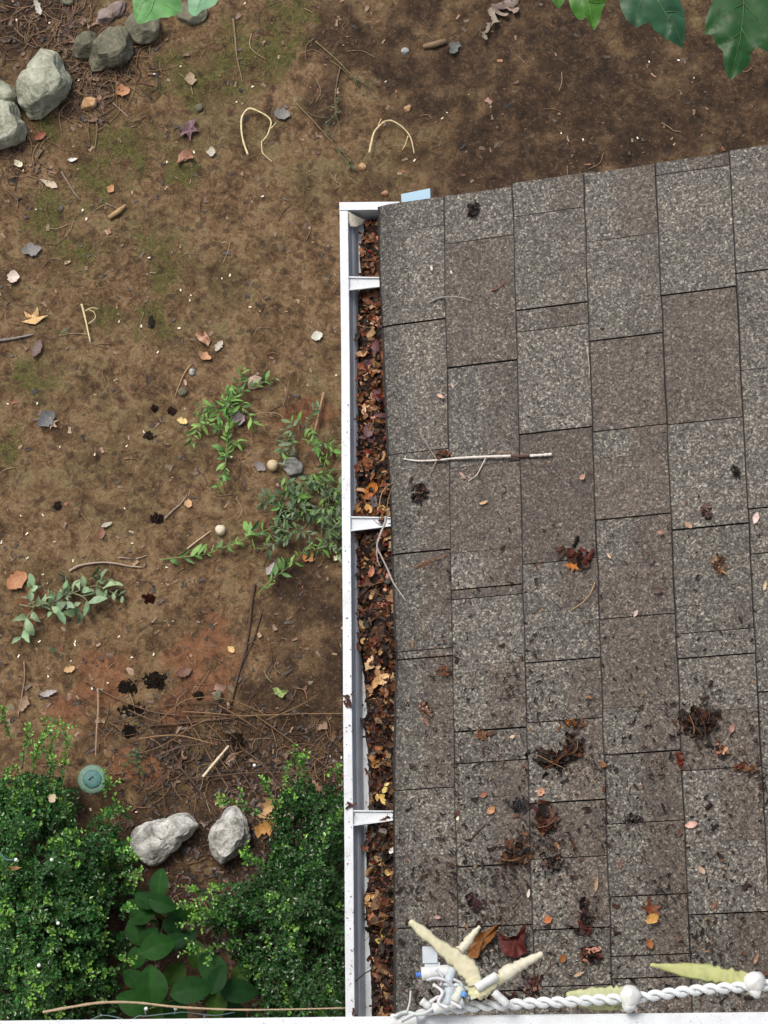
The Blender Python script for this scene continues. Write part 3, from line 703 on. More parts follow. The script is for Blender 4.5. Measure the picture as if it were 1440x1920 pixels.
rleaf(1224, 1722, .024, .018, 30, (.50, .28, .08), 'yellow crumpled leaf on top of the brown star leaf', curl=1.0, mat=M_WET, h=.018)
rleaf(1218, 1770, .018, .013, 110, (.26, .10, .03), 'small rusty leaf below the yellow crumpled leaf', mat=M_WET)
rstar(1075, 1060, .020, 250, (.45, .16, .03), 'orange star leaf at the edge of the red brown clump', 5, .4)
rleaf(1028, 1724, .016, .014, 20, (.40, .15, .06), 'round orange leaf on third course beside dark streak', curl=.9, mat=M_WET)
rleaf(1055, 1797, .015, .013, 70, (.24, .09, .03), 'small orange brown leaf near the light string', curl=.6, mat=M_WET)
rleaf(1014, 1485, .016, .013, 60, (.52, .27, .16), 'pale orange curled leaf below the black heap', curl=.9)
rleaf(921, 1519, .018, .013, 40, (.42, .22, .10), 'tan orange leaf on the second course', curl=.7)
rleaf(907, 1490, .014, .010, 20, (.26, .10, .06), 'small red brown leaf above tan orange leaf')
rleaf(826, 743, .016, .0075, -40, (.56, .34, .25), 'pinkish tan leaf on the eave course', 'lance', .2)
rleaf(848, 723, .013, .0045, -70, (.52, .38, .29), 'slim pale pink leaf just above the pinkish tan one', 'lance', .2)
rleaf(809, 503, .012, .0045, -80, (.66, .55, .50), 'slim whitish leaf on the eave course near the top', 'lance', .2)
rleaf(846, 510, .009, .004, 100, (.60, .50, .44), 'tiny whitish leaf across the joint from slim whitish leaf', 'lance', .2)
rleaf(1417, 971, .022, .012, 70, (.66, .50, .46), 'pale pink leaf at the right edge of the roof', 'oval', .4)
rleaf(1297, 1546, .022, .012, 10, (.56, .34, .28), 'pale pink crumpled leaf on fifth course joint', 'oval', .9)
rleaf(1233, 1107, .019, .012, 0, (.055, .025, .022), 'dark brown oval leaf on the fourth course', 'oval', .3)
rleaf(1092, 894, .012, .009, 40, (.42, .25, .17), 'small peach leaf on third course')
rleaf(908, 942, .018, .006, 15, (.52, .33, .16), 'orange tan leaf below the pale branching twig', 'lance', .5)
rleaf(867, 892, .020, .006, -55, (.30, .20, .16), 'slim brown leaf under the pale branching twig', 'lance', .3)
rleaf(1142, 1043, .015, .005, -60, (.52, .34, .20), 'slim tan leaf on fourth course beside dark joint', 'lance', .4)
rleaf(1222, 1050, .020, .007, 35, (.07, .045, .035), 'curled brown leaf on the fourth course', 'lance', .7)
rleaf(1291, 985, .018, .010, -50, (.34, .20, .13), 'tan brown leaf below pinkish leaf with scraps', 'oval', .6)
rleaf(1239, 998, .012, .008, 0, (.26, .12, .08), 'small red brown leaf on fourth course upper part')
rleaf(1434, 1098, .020, .006, 75, (.48, .38, .22), 'slim yellow tan leaf at the right frame edge', 'lance', .4)
rleaf(1192, 1150, .014, .007, 60, (.52, .38, .36), 'pale pink leaf on a fourth course joint', 'oval', .4)
rleaf(1130, 1434, .017, .010, -30, (.16, .07, .03), 'brown leaf right of the black heap', 'oval', .7, M_WET)
rleaf(1372, 1365, .016, .010, 80, (.34, .17, .13), 'reddish leaf right of the large dark heap', 'oval', .5)
rleaf(1275, 1560, .016, .006, 65, (.10, .035, .02), 'slim dark red leaf along a fourth course joint', 'lance', .3)
rleaf(1339, 1696, .020, .006, 60, (.22, .10, .055), 'slim rusty leaf on the fifth course low down', 'lance', .3)
rleaf(1418, 1797, .020, .006, 65, (.42, .22, .14), 'slim pinkish tan leaf above right bulb', 'lance', .4)
rleaf(1316, 1632, .018, .010, -60, (.34, .24, .17), 'tan brown leaf with dark tip on fifth course', 'oval', .5)
rleaf(1086, 1826, .022, .006, 20, (.42, .28, .18), 'slim tan leaf above the light string left of flat petal', 'lance', .4)
rleaf(1163, 1620, .018, .006, 85, (.16, .05, .04), 'slim red leaf on fourth course left side', 'lance', .3)
rleaf(991, 1675, .016, .006, 80, (.62, .54, .50), 'slim whitish leaf beside second course joint', 'lance', .2)
rleaf(858, 1534, .008, .005, 60, (.78, .68, .50), 'tiny cream petal on first course joint')
rleaf(820, 1720, .014, .007, -10, (.34, .22, .18), 'small tan leaf above the petal cluster', 'oval', .5)
rleaf(961, 1381, .010, .006, 20, (.62, .46, .32), 'tiny peach leaf on second course joint')
rleaf(1118, 1655, .030, .007, 82, (.38, .24, .12), 'long tan strip leaf above the dark streak', 'lance', .4)
# crumbs washed over the shingles (nobody could count them)
def roof_crumbs():
    mb = MB()
    cent = [(rnd.uniform(760, 1430), 950 + 930 * rnd.random() ** .7) for _ in range(70)] + [(1035, 1422), (1312, 1352), (1000, 1590), (1040, 1600), (960, 1620), (1096, 1730), (930, 1660), (890, 1690), (1200, 1540), (900, 1400)] * 3
    for k in range(4600):
        if rnd.random() < .5: px, py = rnd.uniform(745, 1438), 300 + 1600 * rnd.random() ** .55
        else:
            c_ = rnd.choice(cent); px, py = rnd.gauss(c_[0], 26), rnd.gauss(c_[1], 26)
            if not (745 < px < 1438 and 420 < py < 1895): continue
        if py < 380 + (1440 - px) * -.0: 
            if py < 400: continue
        dens = .12 + .88 * min(1, max(0, (py - 850) / 600))
        if mnoise.noise(Vector((px / 90, py / 90, 4))) < rnd.uniform(-.5, .35): dens *= .35
        if rnd.random() > dens: continue
        L = rnd.uniform(.0034, .0084) * (1.9 if rnd.random() < .10 else 1)
        c = jit(rnd.choice([DRK] * 14 + [(.05, .02, .012)] * 6 + [(.035, .02, .014)] * 5 + [BR] * 2 + [MID, TAN]), .35)
        mb.flake(rp(px, py, .0108), rnd.uniform(0, 6.3), L, L * rnd.uniform(.25, .6), tuple(x * .55 for x in c), 'rag', rnd.uniform(-.4, .6), rnd.uniform(-.3, .5), 0, 0, 3, .4)
    for k in range(90):
        px, py = rnd.uniform(745, 1438), 560 + 1330 * rnd.random() ** .6; a = rnd.uniform(0, 6.3); L = rnd.uniform(8, 26)
        mb.tube(path([(px, py), (px + math.cos(a) * L / 2 + 2, py + math.sin(a) * L / 2), (px + math.cos(a + .5) * L, py + math.sin(a + .5) * L)], rp, 3), .0006, jit(rnd.choice([DRK, BR, MID, BR]), .3), 4)
    tag(mb.build('leaf_crumbs', M_WET), 'dark leaf crumbs washed over the lower shingles', 'leaf debris', kind='stuff')
roof_crumbs()

# ================================================================== ROCKS
def rock(label, pts, h, mat, name='rock', seed=1, sub_=5, facets=10, sink=.45, group=None):
    W = [on_z(x, y, h * .45) for x, y in pts]; n = len(W)
    cx = sum(p.x for p in W) / n; cy = sum(p.y for p in W) / n; g0 = gz(cx, cy)
    ang = sorted((math.atan2(p.y - cy, p.x - cx), math.hypot(p.x - cx, p.y - cy)) for p in W)
    A = [a - 2 * math.pi for a, _ in ang] + [a for a, _ in ang] + [a + 2 * math.pi for a, _ in ang]; Rr = [r for _, r in ang] * 3
    bm = bmesh.new(); bmesh.ops.create_icosphere(bm, subdivisions=sub_, radius=1)
    rr = random.Random(seed); planes = []
    for k in range(facets):
        v = Vector((rr.gauss(0, 1), rr.gauss(0, 1), abs(rr.gauss(0, .9)) + .1)).normalized(); planes.append((v, rr.uniform(.70, .93)))
    mb = MB(); off = Vector((seed * 7.1, seed * 3.3, 0))
    for v in bm.verts:
        d = v.co.normalized(); th = math.atan2(d.y, d.x); hz = math.hypot(d.x, d.y)
        q = Vector((d.x, d.y, d.z))
        for pn, pd in planes:
            e = q.dot(pn) - pd
            if e > 0: q -= pn * e
        rho = float(np.interp(th, A, Rr)); hq = math.hypot(q.x, q.y)
        f = (hq / max(hz, 1e-4)) if hz > .02 else 1
        hb = (hz ** .62) * (f if f < 1 else 1)
        k = 1 + mnoise.fractal(d * 2.3 + off, .9, 2.1, 4) * .06
        x = cx + math.cos(th) * rho * hb * k; y = cy + math.sin(th) * rho * hb * k
        zz = q.z * k + mnoise.fractal(d * 5 + off, .9, 2.1, 4) * .04
        mb.v.append((x, y, g0 + h * (.5 + .5 * zz) - h * sink * .5)); mb.c.append((1, 1, 1))
    mb.f = [tuple(l.vert.index for l in f.loops) for f in bm.faces]; bm.verts.index_update(); bm.free()
    return single(mb, name, mat, label, 'rock', group)
rock('big greenish grey boulder at the upper left corner', [(75,83),(100,92),(118,115),(134,150),(128,165),(115,180),(92,200),(72,219),(52,218),(42,200),(30,165),(32,150),(50,130),(62,100)], .13, M_ROCKG, seed=3, sub_=6)
rock('pale boulder cut off by the left frame edge', [(-40,190),(-20,172),(8,176),(26,190),(38,215),(49,238),(44,254),(28,262),(8,270),(-20,272),(-50,250)], .13, M_ROCKG, seed=5, sub_=6)
rock('small grey stone tucked behind the pale boulder', [(-30,150),(0,145),(16,154),(28,172),(33,190),(15,196),(-30,190)], .10, M_ROCKG, seed=8)
rock('squarish dull olive stone below the big green leaf', [(170,130),(200,122),(240,108),(251,95),(246,70),(232,50),(215,50),(190,60),(176,68),(168,95)], .09, M_ROCKD, seed=11, sub_=6)
rock('dull olive stone wedged left of the squarish stone', [(136,100),(150,108),(168,106),(180,62),(165,55),(148,66),(138,80)], .07, M_ROCKD, seed=12)
rock('dull stone half under the big green leaf', [(243,75),(270,80),(290,72),(300,50),(290,24),(262,18),(240,32)], .07, M_ROCKD, seed=14)
rock('low dull stone under the smaller green leaf', [(330,10),(385,8),(384,36),(362,45),(340,40)], .04, M_ROCKD, seed=15)
rock('flat pinkish grey stone along the top edge', [(176,46),(195,44),(215,34),(234,16),(234,3),(215,4),(200,16),(182,32)], .03, m_rock('pinkish_stone', (.13, .10, .085), (.24, .19, .165), (.33, .28, .25)), seed=16)
rock('small dull stone by the top frame edge', [(115,-6),(138,-4),(139,6),(126,9),(116,6)], .03, M_ROCKD, seed=17, sub_=4)
rock('egg shaped tan pebble right of the big boulder', [(150,199),(156,187),(168,178),(180,184),(181,195),(168,203),(156,207)], .035, M_ROCKT, 'pebble', seed=18, sub_=4)
rock('long pale quartz rock between the two shrubs', [(240,1568),(254,1545),(285,1538),(310,1528),(330,1516),(352,1518),(362,1530),(372,1545),(364,1556),(340,1575),(318,1598),(298,1615),(278,1622),(262,1612),(245,1594)], .11, M_ROCKW, seed=21, sub_=6, facets=12)
rock('pointed pale quartz rock right of the long one', [(390,1562),(400,1545),(412,1530),(424,1512),(440,1507),(455,1522),(464,1548),(468,1572),(452,1590),(428,1610),(414,1617),(400,1602),(390,1576)], .12, M_ROCKW, seed=22, sub_=6, facets=12)
rock('pinkish stone under the tip of the cut green sprig', [(462,716),(468,705),(482,702),(495,708),(492,720),(480,726),(466,727)], .03, m_rock('rosy_stone', (.20, .14, .11), (.36, .27, .21), (.5, .42, .34)), 'stone', seed=24, sub_=4)
rock('grey stone in the middle of leafy sprig heap', [(533,860),(545,856),(560,862),(568,880),(562,892),(548,894),(536,884)], .035, m_rock('grey_stone', (.10, .10, .09), (.22, .22, .2), (.4, .4, .38)), 'stone', seed=25, sub_=4)
rock('small grey stone on the shaded dirt above the roof', [(752,95),(756,88),(764,88),(767,95),(761,99),(754,98)], .015, M_ROCKW, 'pebble', seed=26, sub_=4)
rock('small tan stone on dirt right of second curved root', [(758,206),(763,197),(769,196),(770,204),(764,209)], .015, M_ROCKT, 'pebble', seed=27, sub_=4)
rock('rusty pebble on dirt above the gutter corner', [(714,361),(720,356),(728,358),(728,363),(721,366)], .012, m_rock('rust_stone', (.22, .10, .05), (.36, .19, .11), (.5, .3, .2)), 'pebble', seed=28, sub_=4)
rock('yellowish stone at the foot of second curved root', [(672,312),(680,306),(686,311),(683,319),(675,318)], .015, M_ROCKT, 'pebble', seed=29, sub_=4)
rock('grey pebble right of the purple star leaf', [(366,204),(368,194),(375,192),(380,200),(376,207),(370,208)], .02, M_ROCKD, 'pebble', seed=30, sub_=4)
rock('dark grey pebble left of the upper green sprig', [(333,735),(336,727),(346,726),(351,732),(346,740),(337,741)], .018, M_ROCKD, 'pebble', seed=31, sub_=4)
rock('whitish grey pebble near the dark grey pebble', [(354,698),(357,689),(364,690),(365,699),(359,703)], .015, M_ROCKW, 'pebble', seed=32, sub_=4)
rock('grey blue pebble beside the pine straw bundle', [(398,1306),(402,1296),(412,1293),(416,1303),(414,1314),(405,1316)], .018, M_ROCKD, 'pebble', seed=33, sub_=4)
# big tan leaf heap against the right shrub
mbx = MB()
for px, py, L, W, a, c in ((503, 1515, .060, .046, 80, (.42, .26, .11)), (497, 1552, .055, .050, 20, (.40, .21, .055)), (512, 1540, .05, .03, 120, (.46, .30, .12))):
    p = on_ground(px, py, .07); mbx.flake(p, R(a), L, W, c, 'rag', .9, .5, rnd.uniform(-.2, .2), rnd.uniform(-.2, .2), 9, .3)
single(mbx, 'dead_leaf', M_LITTER, 'large curled tan orange leaf caught at the right shrub', 'leaf')
mb = MB(); mb.star(on_ground(543, 1518, .16), R(-70), .036, (.62, .50, .34), 5, .5, .35); single(mb, 'dead_leaf', M_LITTER, 'pale lacy leaf on top of the right shrub', 'leaf')

# ================================================================== GROUND LITTER: single leaves
def gl(px, py, L, W, ang, col, label, kind='oval', curl=.35, h=.006, mat=M_LITTER, group=None, cross=.3, cat='leaf', name='dead_leaf', rg=.30):
    mb = MB(); p = on_ground(px, py); p.z += h
    mb.flake(p, R(ang), L, W, col, kind, curl, cross, rnd.uniform(-.08, .08), rnd.uniform(-.15, .15), 10, rg)
    return single(mb, name, mat, label, cat, group)
def gs(px, py, L, ang, col, label, lobes=5, curl=.35, depth=.4, h=.008, mat=M_LITTER):
    mb = MB(); p = on_ground(px, py); p.z += h; mb.star(p, R(ang), L, col, lobes, curl, depth); single(mb, 'dead_leaf', mat, label, 'leaf')
gl(231, 172, .045, .036, 15, (.38, .18, .075), 'orange brown leaf on moss below the squarish stone', rg=.3)
gl(358, 150, .045, .034, 100, (.28, .20, .12), 'round tan leaf on dirt below the top green leaves')
polyleaf([(x / 3, y / 3) for x, y in [(1015,768),(1034,715),(1062,682),(1102,668),(1092,712),(1118,740),(1082,752),(1072,798),(1048,762)]], lambda x, y: on_ground(x, y, .006), (.17, .095, .11), 'purple star leaf on the mossy dirt', M_LITTER, .014)
polyleaf([(x / 3, y / 3) for x, y in [(990,925),(1005,872),(1050,845),(1085,880),(1098,905),(1060,905),(1025,912),(1000,935)]], lambda x, y: on_ground(x, y, .006), (.28, .14, .085), 'brown lobed leaf below the purple star leaf', M_LITTER, .018)
gl(397, 287, .034, .026, 85, (.40, .37, .29), 'pale grey oval leaf right of the brown lobed leaf')
gl(92, 346, .060, .022, -28, (.45, .37, .26), 'pale pointed leaf at the left on mossy dirt', 'obov')
gl(208, 356, .028, .022, 60, (.44, .22, .08), 'small orange leaf on the mossy dirt', rg=.3)
gl(76, 258, .040, .022, 30, (.22, .055, .025), 'dark red leaf below the boulders')
gl(137, 300, .034, .012, 8, (.66, .64, .58), 'white curled leaf strip on the moss', 'lance', .8)
gl(36, 310, .032, .022, -40, (.60, .56, .40), 'cream crumpled leaf below the pale boulder', curl=.8)
gl(60, 471, .062, .040, 10, (.17, .165, .155), 'flat grey leaf at the left edge')
gl(88, 788, .062, .045, 40, (.10, .105, .115), 'flat dark grey leaf on the left dirt')
gs(97, 796, .030, 30, (.40, .28, .17), 'tan toothed leaf scrap on the dark grey leaf', 5, .2, .35)
gl(25, 522, .042, .036, 80, (.60, .50, .42), 'whitish papery leaf at the left edge', curl=.8, rg=.3)
polyleaf([(x / 3, 440 + y / 3) for x, y in [(122,492),(158,478),(135,432),(178,455),(212,408),(222,462),(272,455),(228,486),(200,505),(152,500)]], lambda x, y: on_ground(x, y, .006), (.56, .36, .15), 'yellow tan star leaf on the left dirt', M_LITTER, .008)
polyleaf([(x / 3, 440 + y / 3) for x, y in [(1098,548),(1130,552),(1150,532),(1168,570),(1185,590),(1170,625),(1140,615),(1118,590)]], lambda x, y: on_ground(x, y, .006), (.44, .25, .16), 'pinkish brown curled leaf above the upper sprig', M_LITTER, .020)
gl(384, 668, .044, .026, -30, (.40, .22, .11), 'tan brown leaf just below the pinkish curled one', curl=.8, rg=.3)
gl(410, 648, .040, .020, 60, (.42, .38, .31), 'pale grey leaf beside the pinkish curled leaf')
gl(70, 655, .06, .03, 70, (.12, .075, .065), 'dark purplish leaf on the left dirt')
gl(529, 216, .052, .040, -10, (.17, .165, .15), 'round grey leaf beside the first curved root')
gl(594, 630, .036, .032, 20, (.50, .50, .42), 'pale greenish leaf left of the gutter', rg=.3)
gl(447, 785, .05, .04, 100, (.20, .16, .165), 'greyish purple leaf under the upper sprig')
gl(488, 876, .042, .026, -35, (.15, .135, .125), 'grey brown leaf left of the sprig heap')
gl(578, 1046, .036, .032, 30, (.42, .19, .06), 'orange leaf below the leafy sprig heap', curl=.7, rg=.3)
gl(342, 791, .034, .022, -20, (.62, .46, .17), 'yellow leaf at the tip of the upper sprig', rg=.35)
gl(33, 1090, .070, .054, 40, (.36, .16, .065), 'large orange brown leaf at the left edge', rg=.2)
gl(92, 1300, .052, .020, 12, (.30, .285, .27), 'grey dry leaf above the left shrub', 'lance', .5)
gl(353, 944, .026, .022, 90, (.52, .32, .16), 'small round tan leaf on the dirt', curl=.2)
gl(508, 1068, .046, .020, 60, (.32, .30, .29), 'grey folded leaf below the sprig heap', 'lance', .6)
gl(190, 1000, .040, .022, 95, (.18, .08, .045), 'red brown leaf left of the pale sprig')
gl(201, 985, .036, .014, 20, (.36, .33, .27), 'pale grey leaf scrap above the red brown leaf', curl=.5)
polyleaf([(511,1292),(520,1289),(528,1296),(541,1297),(534,1304),(530,1311),(521,1305),(515,1304)], lambda x, y: on_ground(x, y, .006), (.25, .33, .11), 'yellow green lobed leaf left of the gutter', M_LITTER, .010)
gl(130, 1255, .034, .020, 20, (.50, .32, .15), 'yellow tan leaf on the red clay')
gl(433, 1219, .026, .020, -45, (.58, .38, .15), 'small yellow leaf beside the dark stick', rg=.35)
gl(345, 1260, .05, .03, 20, (.12, .05, .03), 'dark red leaf next to the black soil lump')
gl(45, 1320, .05, .028, 70, (.24, .16, .10), 'brown leaf beside the upper shrub shoots')
gl(630, 1048, .020, .014, 60, (.75, .70, .42), 'cream flower bit on dirt beside the gutter', rg=.35)
gl(55, 1656, .060, .015, 5, (.36, .20, .07), 'tan leaf strip lying on the left shrub', 'lance', .5, .36)
gl(133, 1535, .026, .022, 60, (.40, .30, .20), 'round tan leaf lying on the left shrub', h=.40)
gl(597, 1795, .0, .0, 0, TAN, 'x') if False else None
gl(500, 25, .075, .04, 130, (.16, .13, .12), 'grey brown dry leaf at the top edge', curl=.4) if False else None
for (px, py, L, W, a, c, lab) in [(852, 92, .05, .035, 60, (.10, .11, .10), 'dark grey leaf scrap on the shaded dirt'), (72, 18, .06, .02, -70, (.42, .40, .35), 'whitish grey bark strip at the top left')]:
    gl(px, py, L, W, a, c, lab, 'oval', .6, rg=.4)
mb = MB()
for px, py, L, W, a in ((940, 8, .07, .03, 20), (925, 28, .06, .03, 100), (955, 14, .06, .026, -30), (915, 52, .04, .02, 70), (908, 68, .03, .016, 110), (965, 2, .05, .025, 60), (938, 22, .05, .02, 150)):
    mb.flake(on_ground(px, py, rnd.uniform(.008, .022)), R(a), L, W, jit((.24, .19, .145), .2), 'rag', rnd.uniform(.4, 1.1), rnd.uniform(-.5, .7), rnd.uniform(-.2, .3), rnd.uniform(-.5, .5), 8, .3)
single(mb, 'dead_leaf', M_LITTER, 'dry grey brown crumpled leaf bunch at the top edge', 'leaf')
mb = MB(); mb.tube([on_ground(794, 86, .008), on_ground(815, 82, .012), on_ground(836, 76, .008)], [.009, .010, .008], (.24, .17, .10), 6, .2); single(mb, 'wood_chip', M_TWIG, 'short flat wood chip on the shaded dirt', 'wood chip')
mb = MB(); mb.tube([on_ground(204, 409, .008), on_ground(222, 397, .012), on_ground(236, 386, .008)], [.009, .008, .007], (.42, .28, .14), 6, .25); single(mb, 'wood_chip', M_TWIG, 'short tan wood chip on the left dirt', 'wood chip')
def disc(px, py, r, col, label, name, cat, h=.03):
    mb = MB(); c = on_ground(px, py, h * .5); n = 20; vs = []; cs = []
    prof = [(1.0, -.9), (1.02, 0), (.92, .35), (.6, .6), (.25, .7)]
    for rr, z in prof:
        for k in range(n):
            a = 2 * math.pi * k / n; q = 1 + .05 * math.sin(3 * a)
            vs.append((c.x + math.cos(a) * rr * r * q, c.y + math.sin(a) * rr * r * q, c.z + z * h * .5)); cs.append(jit(col, .08))
    vs.append((c.x, c.y, c.z + .72 * h * .5)); cs.append(col)
    fs = [(j * n + k, j * n + (k + 1) % n, (j + 1) * n + (k + 1) % n, (j + 1) * n + k) for j in range(len(prof) - 1) for k in range(n)]
    fs += [((len(prof) - 1) * n + k, (len(prof) - 1) * n + (k + 1) % n, len(vs) - 1) for k in range(n)]
    mb.add(vs, fs, cs); single(mb, name, M_LITTER, label, cat)
disc(413, 993, .0155, (.62, .56, .42), 'round cream mushroom cap on the bare dirt', 'mushroom', 'mushroom')
disc(511, 872, .0170, (.50, .40, .25), 'round tan mushroom cap touching the sprig heap', 'mushroom', 'mushroom')
def clod(px, py, w, h, n, label, col=(.013, .010, .008)):
    mb = MB()
    for k in range(int(n * 3.2)):
        a = rnd.uniform(0, 6.3); r = rnd.random() ** .6 * (.65 + .75 * mnoise.noise(Vector((math.cos(a) * 1.5 + px, math.sin(a) * 1.5 + py, 6))) + .25); p = on_ground(px + math.cos(a) * r * w / 2, py + math.sin(a) * r * h / 2)
        s = rnd.uniform(.002, .0075) * (1.3 - .6 * r); p.z += s * .2 + .004 * (1 - r)
        mb.flake(p, rnd.uniform(0, 6.3), s * 2.6, s * rnd.uniform(1.0, 2.2), jit(col, .4), 'rag', rnd.uniform(-.6, .6), rnd.uniform(-.4, .4), rnd.uniform(-.25, .25), rnd.uniform(-.25, .25), 4, .5)
    single(mb, 'soil_clod', M_CLOD, label, 'soil clod')
clod(292, 1276, 46, 36, 60, 'large black soil clod on the red clay')
clod(372, 1305, 16, 16, 14, 'small round black clod beside the straw bundle')
clod(295, 972, 26, 20, 22, 'black soil clod left of the cream mushroom')
clod(280, 1123, 24, 18, 14, 'dark red black crumb right of the pale sprig', (.02, .006, .004))
clod(530, 965, 22, 26, 20, 'black clod at the left side of the sprig heap')
clod(240, 1288, 44, 30, 22, 'loose black crumbs left of the large black clod')
clod(284, 605, 12, 26, 12, 'narrow dark clod on the mossy dirt', (.02, .018, .016))
clod(108, 950, 16, 14, 8, 'small dark crumb on the left dirt', (.015, .013, .012))
clod(250, 1330, 60, 26, 26, 'scattered black crumbs above the long straws')
clod(445, 1388, 34, 34, 26, 'black wet crumbs under the straw bundle')
clod(245, 1370, 40, 26, 20, 'black crumbs at the left end of the straws')
clod(322, 770, 16, 12, 9, 'dark reddish crumb beside the upper sprig', (.022, .013, .011))
clod(290, 765, 12, 10, 8, 'small dark reddish crumb further left of upper sprig', (.022, .013, .011))
clod(280, 818, 22, 14, 10, 'flat dark crumb patch left of the upper sprig', (.025, .017, .013))

# ------------------------------------------------------------------ roots, sticks, straws on the ground
gp = lambda x, y: on_ground(x, y, .006)
Z2 = lambda pts: [(400 + x / 3, y / 3) for x, y in pts]
gp2 = lambda x, y: on_ground(x, y, .022)
twig('pale yellow root curled in a loop on the dirt', [Z2([(195,870),(170,800),(158,730),(160,660),(185,620),(215,612),(270,635),(310,660),(325,690),(315,730),(300,765),(272,795)]), Z2([(272,795),(275,850),(300,880),(330,905)]), Z2([(325,720),(345,700),(355,685)])], (.70, .60, .34), .0036, gp2, 'root')
twig('pale yellow root bent in an arch on the dirt', [Z2([(878,858),(890,800),(905,745),(930,715),(960,690),(990,680),(1020,688),(1060,715),(1095,750),(1115,790),(1130,860)]), Z2([(1095,765),(1080,810),(1062,840)]), Z2([(928,712),(935,690),(945,672)])], (.66, .54, .30), .0034, gp2, 'root')
twig('pale yellow forked stem standing out on left dirt', [[(153,570),(158,590),(163,612),(169,640)], [(160,582),(172,576),(184,578)], [(165,606),(178,596),(176,585),(167,580)]], (.66, .56, .32), .0036, gp2, 'root')
twig('straight brown twig on mossy dirt near the top', [Z2([(112,105),(125,230),(132,320),(150,400),(165,465)])], (.22, .15, .10), .0035, gp)
twig('long thin greenish stem below the top leaves', [Z2([(575,235),(700,345),(780,430),(870,490)]), Z2([(660,345),(720,385),(775,445)])], (.20, .17, .08), .0024, gp)
twig('long thin brown stem between the two curved roots', [Z2([(465,580),(560,680),(640,770),(700,830),(780,920)])], (.22, .16, .08), .0024, gp)
twig('upright thin stem between the two curved roots', [Z2([(715,380),(695,470),(685,560),(690,640),(705,700),(715,760)]), Z2([(680,590),(630,615),(580,640)]), Z2([(525,628),(570,655),(640,670)])], (.18, .15, .08), .0020, gp)
twig('grey stick at left edge below the yellow star leaf', [[(-8, 640), (20, 636), (45, 631), (62, 627)]], (.22, .20, .18), .0055, gp)
twig('curved grey twig above the pale green sprig', [[(130, 1071), (150, 1060), (187, 1055), (215, 1057), (243, 1062), (266, 1064)], [(222, 1046), (245, 1047)], [(255, 1048), (276, 1041)]], (.38, .31, .24), .0042, gp)
twig('straight pale stick beside the cream mushroom', [[(351, 1029), (372, 1012), (395, 995)]], (.52, .40, .28), .0028, gp)
twig('bent grey twig beside the small black clod', [[(309, 972), (322, 958), (340, 942), (350, 927)]], (.34, .29, .24), .0026, gp)
twig('long dark stick standing along the dirt below sprig heap', [[(477, 1095), (472, 1130), (468, 1170), (462, 1212), (458, 1228), (447, 1265), (433, 1320)], [(490, 1150), (475, 1200), (455, 1240)]], (.085, .052, .036), .0050, gp)
twig('short pale cream stick above the quartz rocks', [[(380, 1457), (392, 1442), (412, 1418), (429, 1398)]], (.66, .56, .40), .0050, gp2)
twig('brown stick beside the gutter above sprig heap', [[(607, 735), (600, 765), (592, 800), (588, 815)]], (.30, .20, .12), .0045, gp2)
twig('thin brown twig from sprig heap towards upper left', [[(478, 777), (505, 773), (527, 779), (538, 800)], [(531, 760), (538, 735), (541, 712)]], (.24, .17, .09), .0024, gp2)
twig('short brown twig with pale leaf on mossy dirt', [[(212, 193), (226, 206), (241, 219)]], (.30, .22, .15), .0026, gp)
twig('forked thin twig on moss', [[(168, 216), (180, 228), (182, 245), (177, 280)], [(183, 245), (198, 234)]], (.26, .19, .12), .0022, gp)
twig('short dark stick below the pale pointed leaf', [[(115, 322), (126, 340), (142, 366), (150, 375)]], (.24, .18, .14), .0034, gp)
twig('hooked thin straw on the upper right dirt', [[(1241, 230), (1255, 238), (1264, 244), (1277, 246)]], (.30, .22, .14), .0018, gp)
twig('thin vertical straw touching the roof edge', [[(1063, 312), (1064, 330), (1063, 345)]], (.24, .17, .10), .0018, gp)
twig('thin straw below the yellow forked stem', [[(357, 683), (345, 700), (336, 720), (328, 742)]], (.40, .28, .14), .0022, gp)
twig('thin stalk hanging over left shrub edge', [[(45, 1240), (46, 1270), (40, 1310), (34, 1345)]], (.28, .19, .13), .0026, gp)
twig('tall thin stalk left of the straw bundle', [[(183, 1290), (184, 1330), (181, 1370), (180, 1400), (179, 1420)]], (.34, .23, .15), .0030, gp2)
STRAWS = [[(158,1275),(200,1300),(233,1315),(290,1335),(350,1342),(420,1345),(470,1362)],[(205,1355),(250,1345),(300,1325),(360,1318),(410,1320),(450,1330),(490,1345)],[(278,1361),(350,1355),(420,1348),(480,1342)],[(340,1334),(390,1337),(440,1341),(500,1341),(560,1339),(645,1338)],[(205,1355),(218,1362),(228,1372)],[(350,1342),(375,1385),(405,1440),(430,1480)],[(380,1350),(420,1390),(455,1450),(490,1505)],[(480,1342),(520,1370),(560,1400),(600,1428),(640,1460)],[(145,1322),(180,1360),(215,1398),(242,1425)],[(395,1348),(360,1362),(300,1400),(230,1420)],[(340,1460),(400,1455),(470,1448),(560,1447),(645,1435)],[(460,1408),(490,1430),(520,1465),(545,1490)],[(320,1398),(330,1420),(345,1450)],[(300,1440),(305,1480),(310,1530)],[(280,1480),(330,1440),(360,1465),(410,1530)],[(240,1330),(285,1350),(335,1360)],[(410,1322),(450,1345),(485,1368)],[(340,1290),(350,1320),(338,1335)],[(500,1350),(560,1325),(600,1300)],[(260,1385),(330,1378),(400,1395)],[(300,1352),(352,1312),(430,1312),(500,1340)],[(290,1420),(340,1400),(390,1395)]]
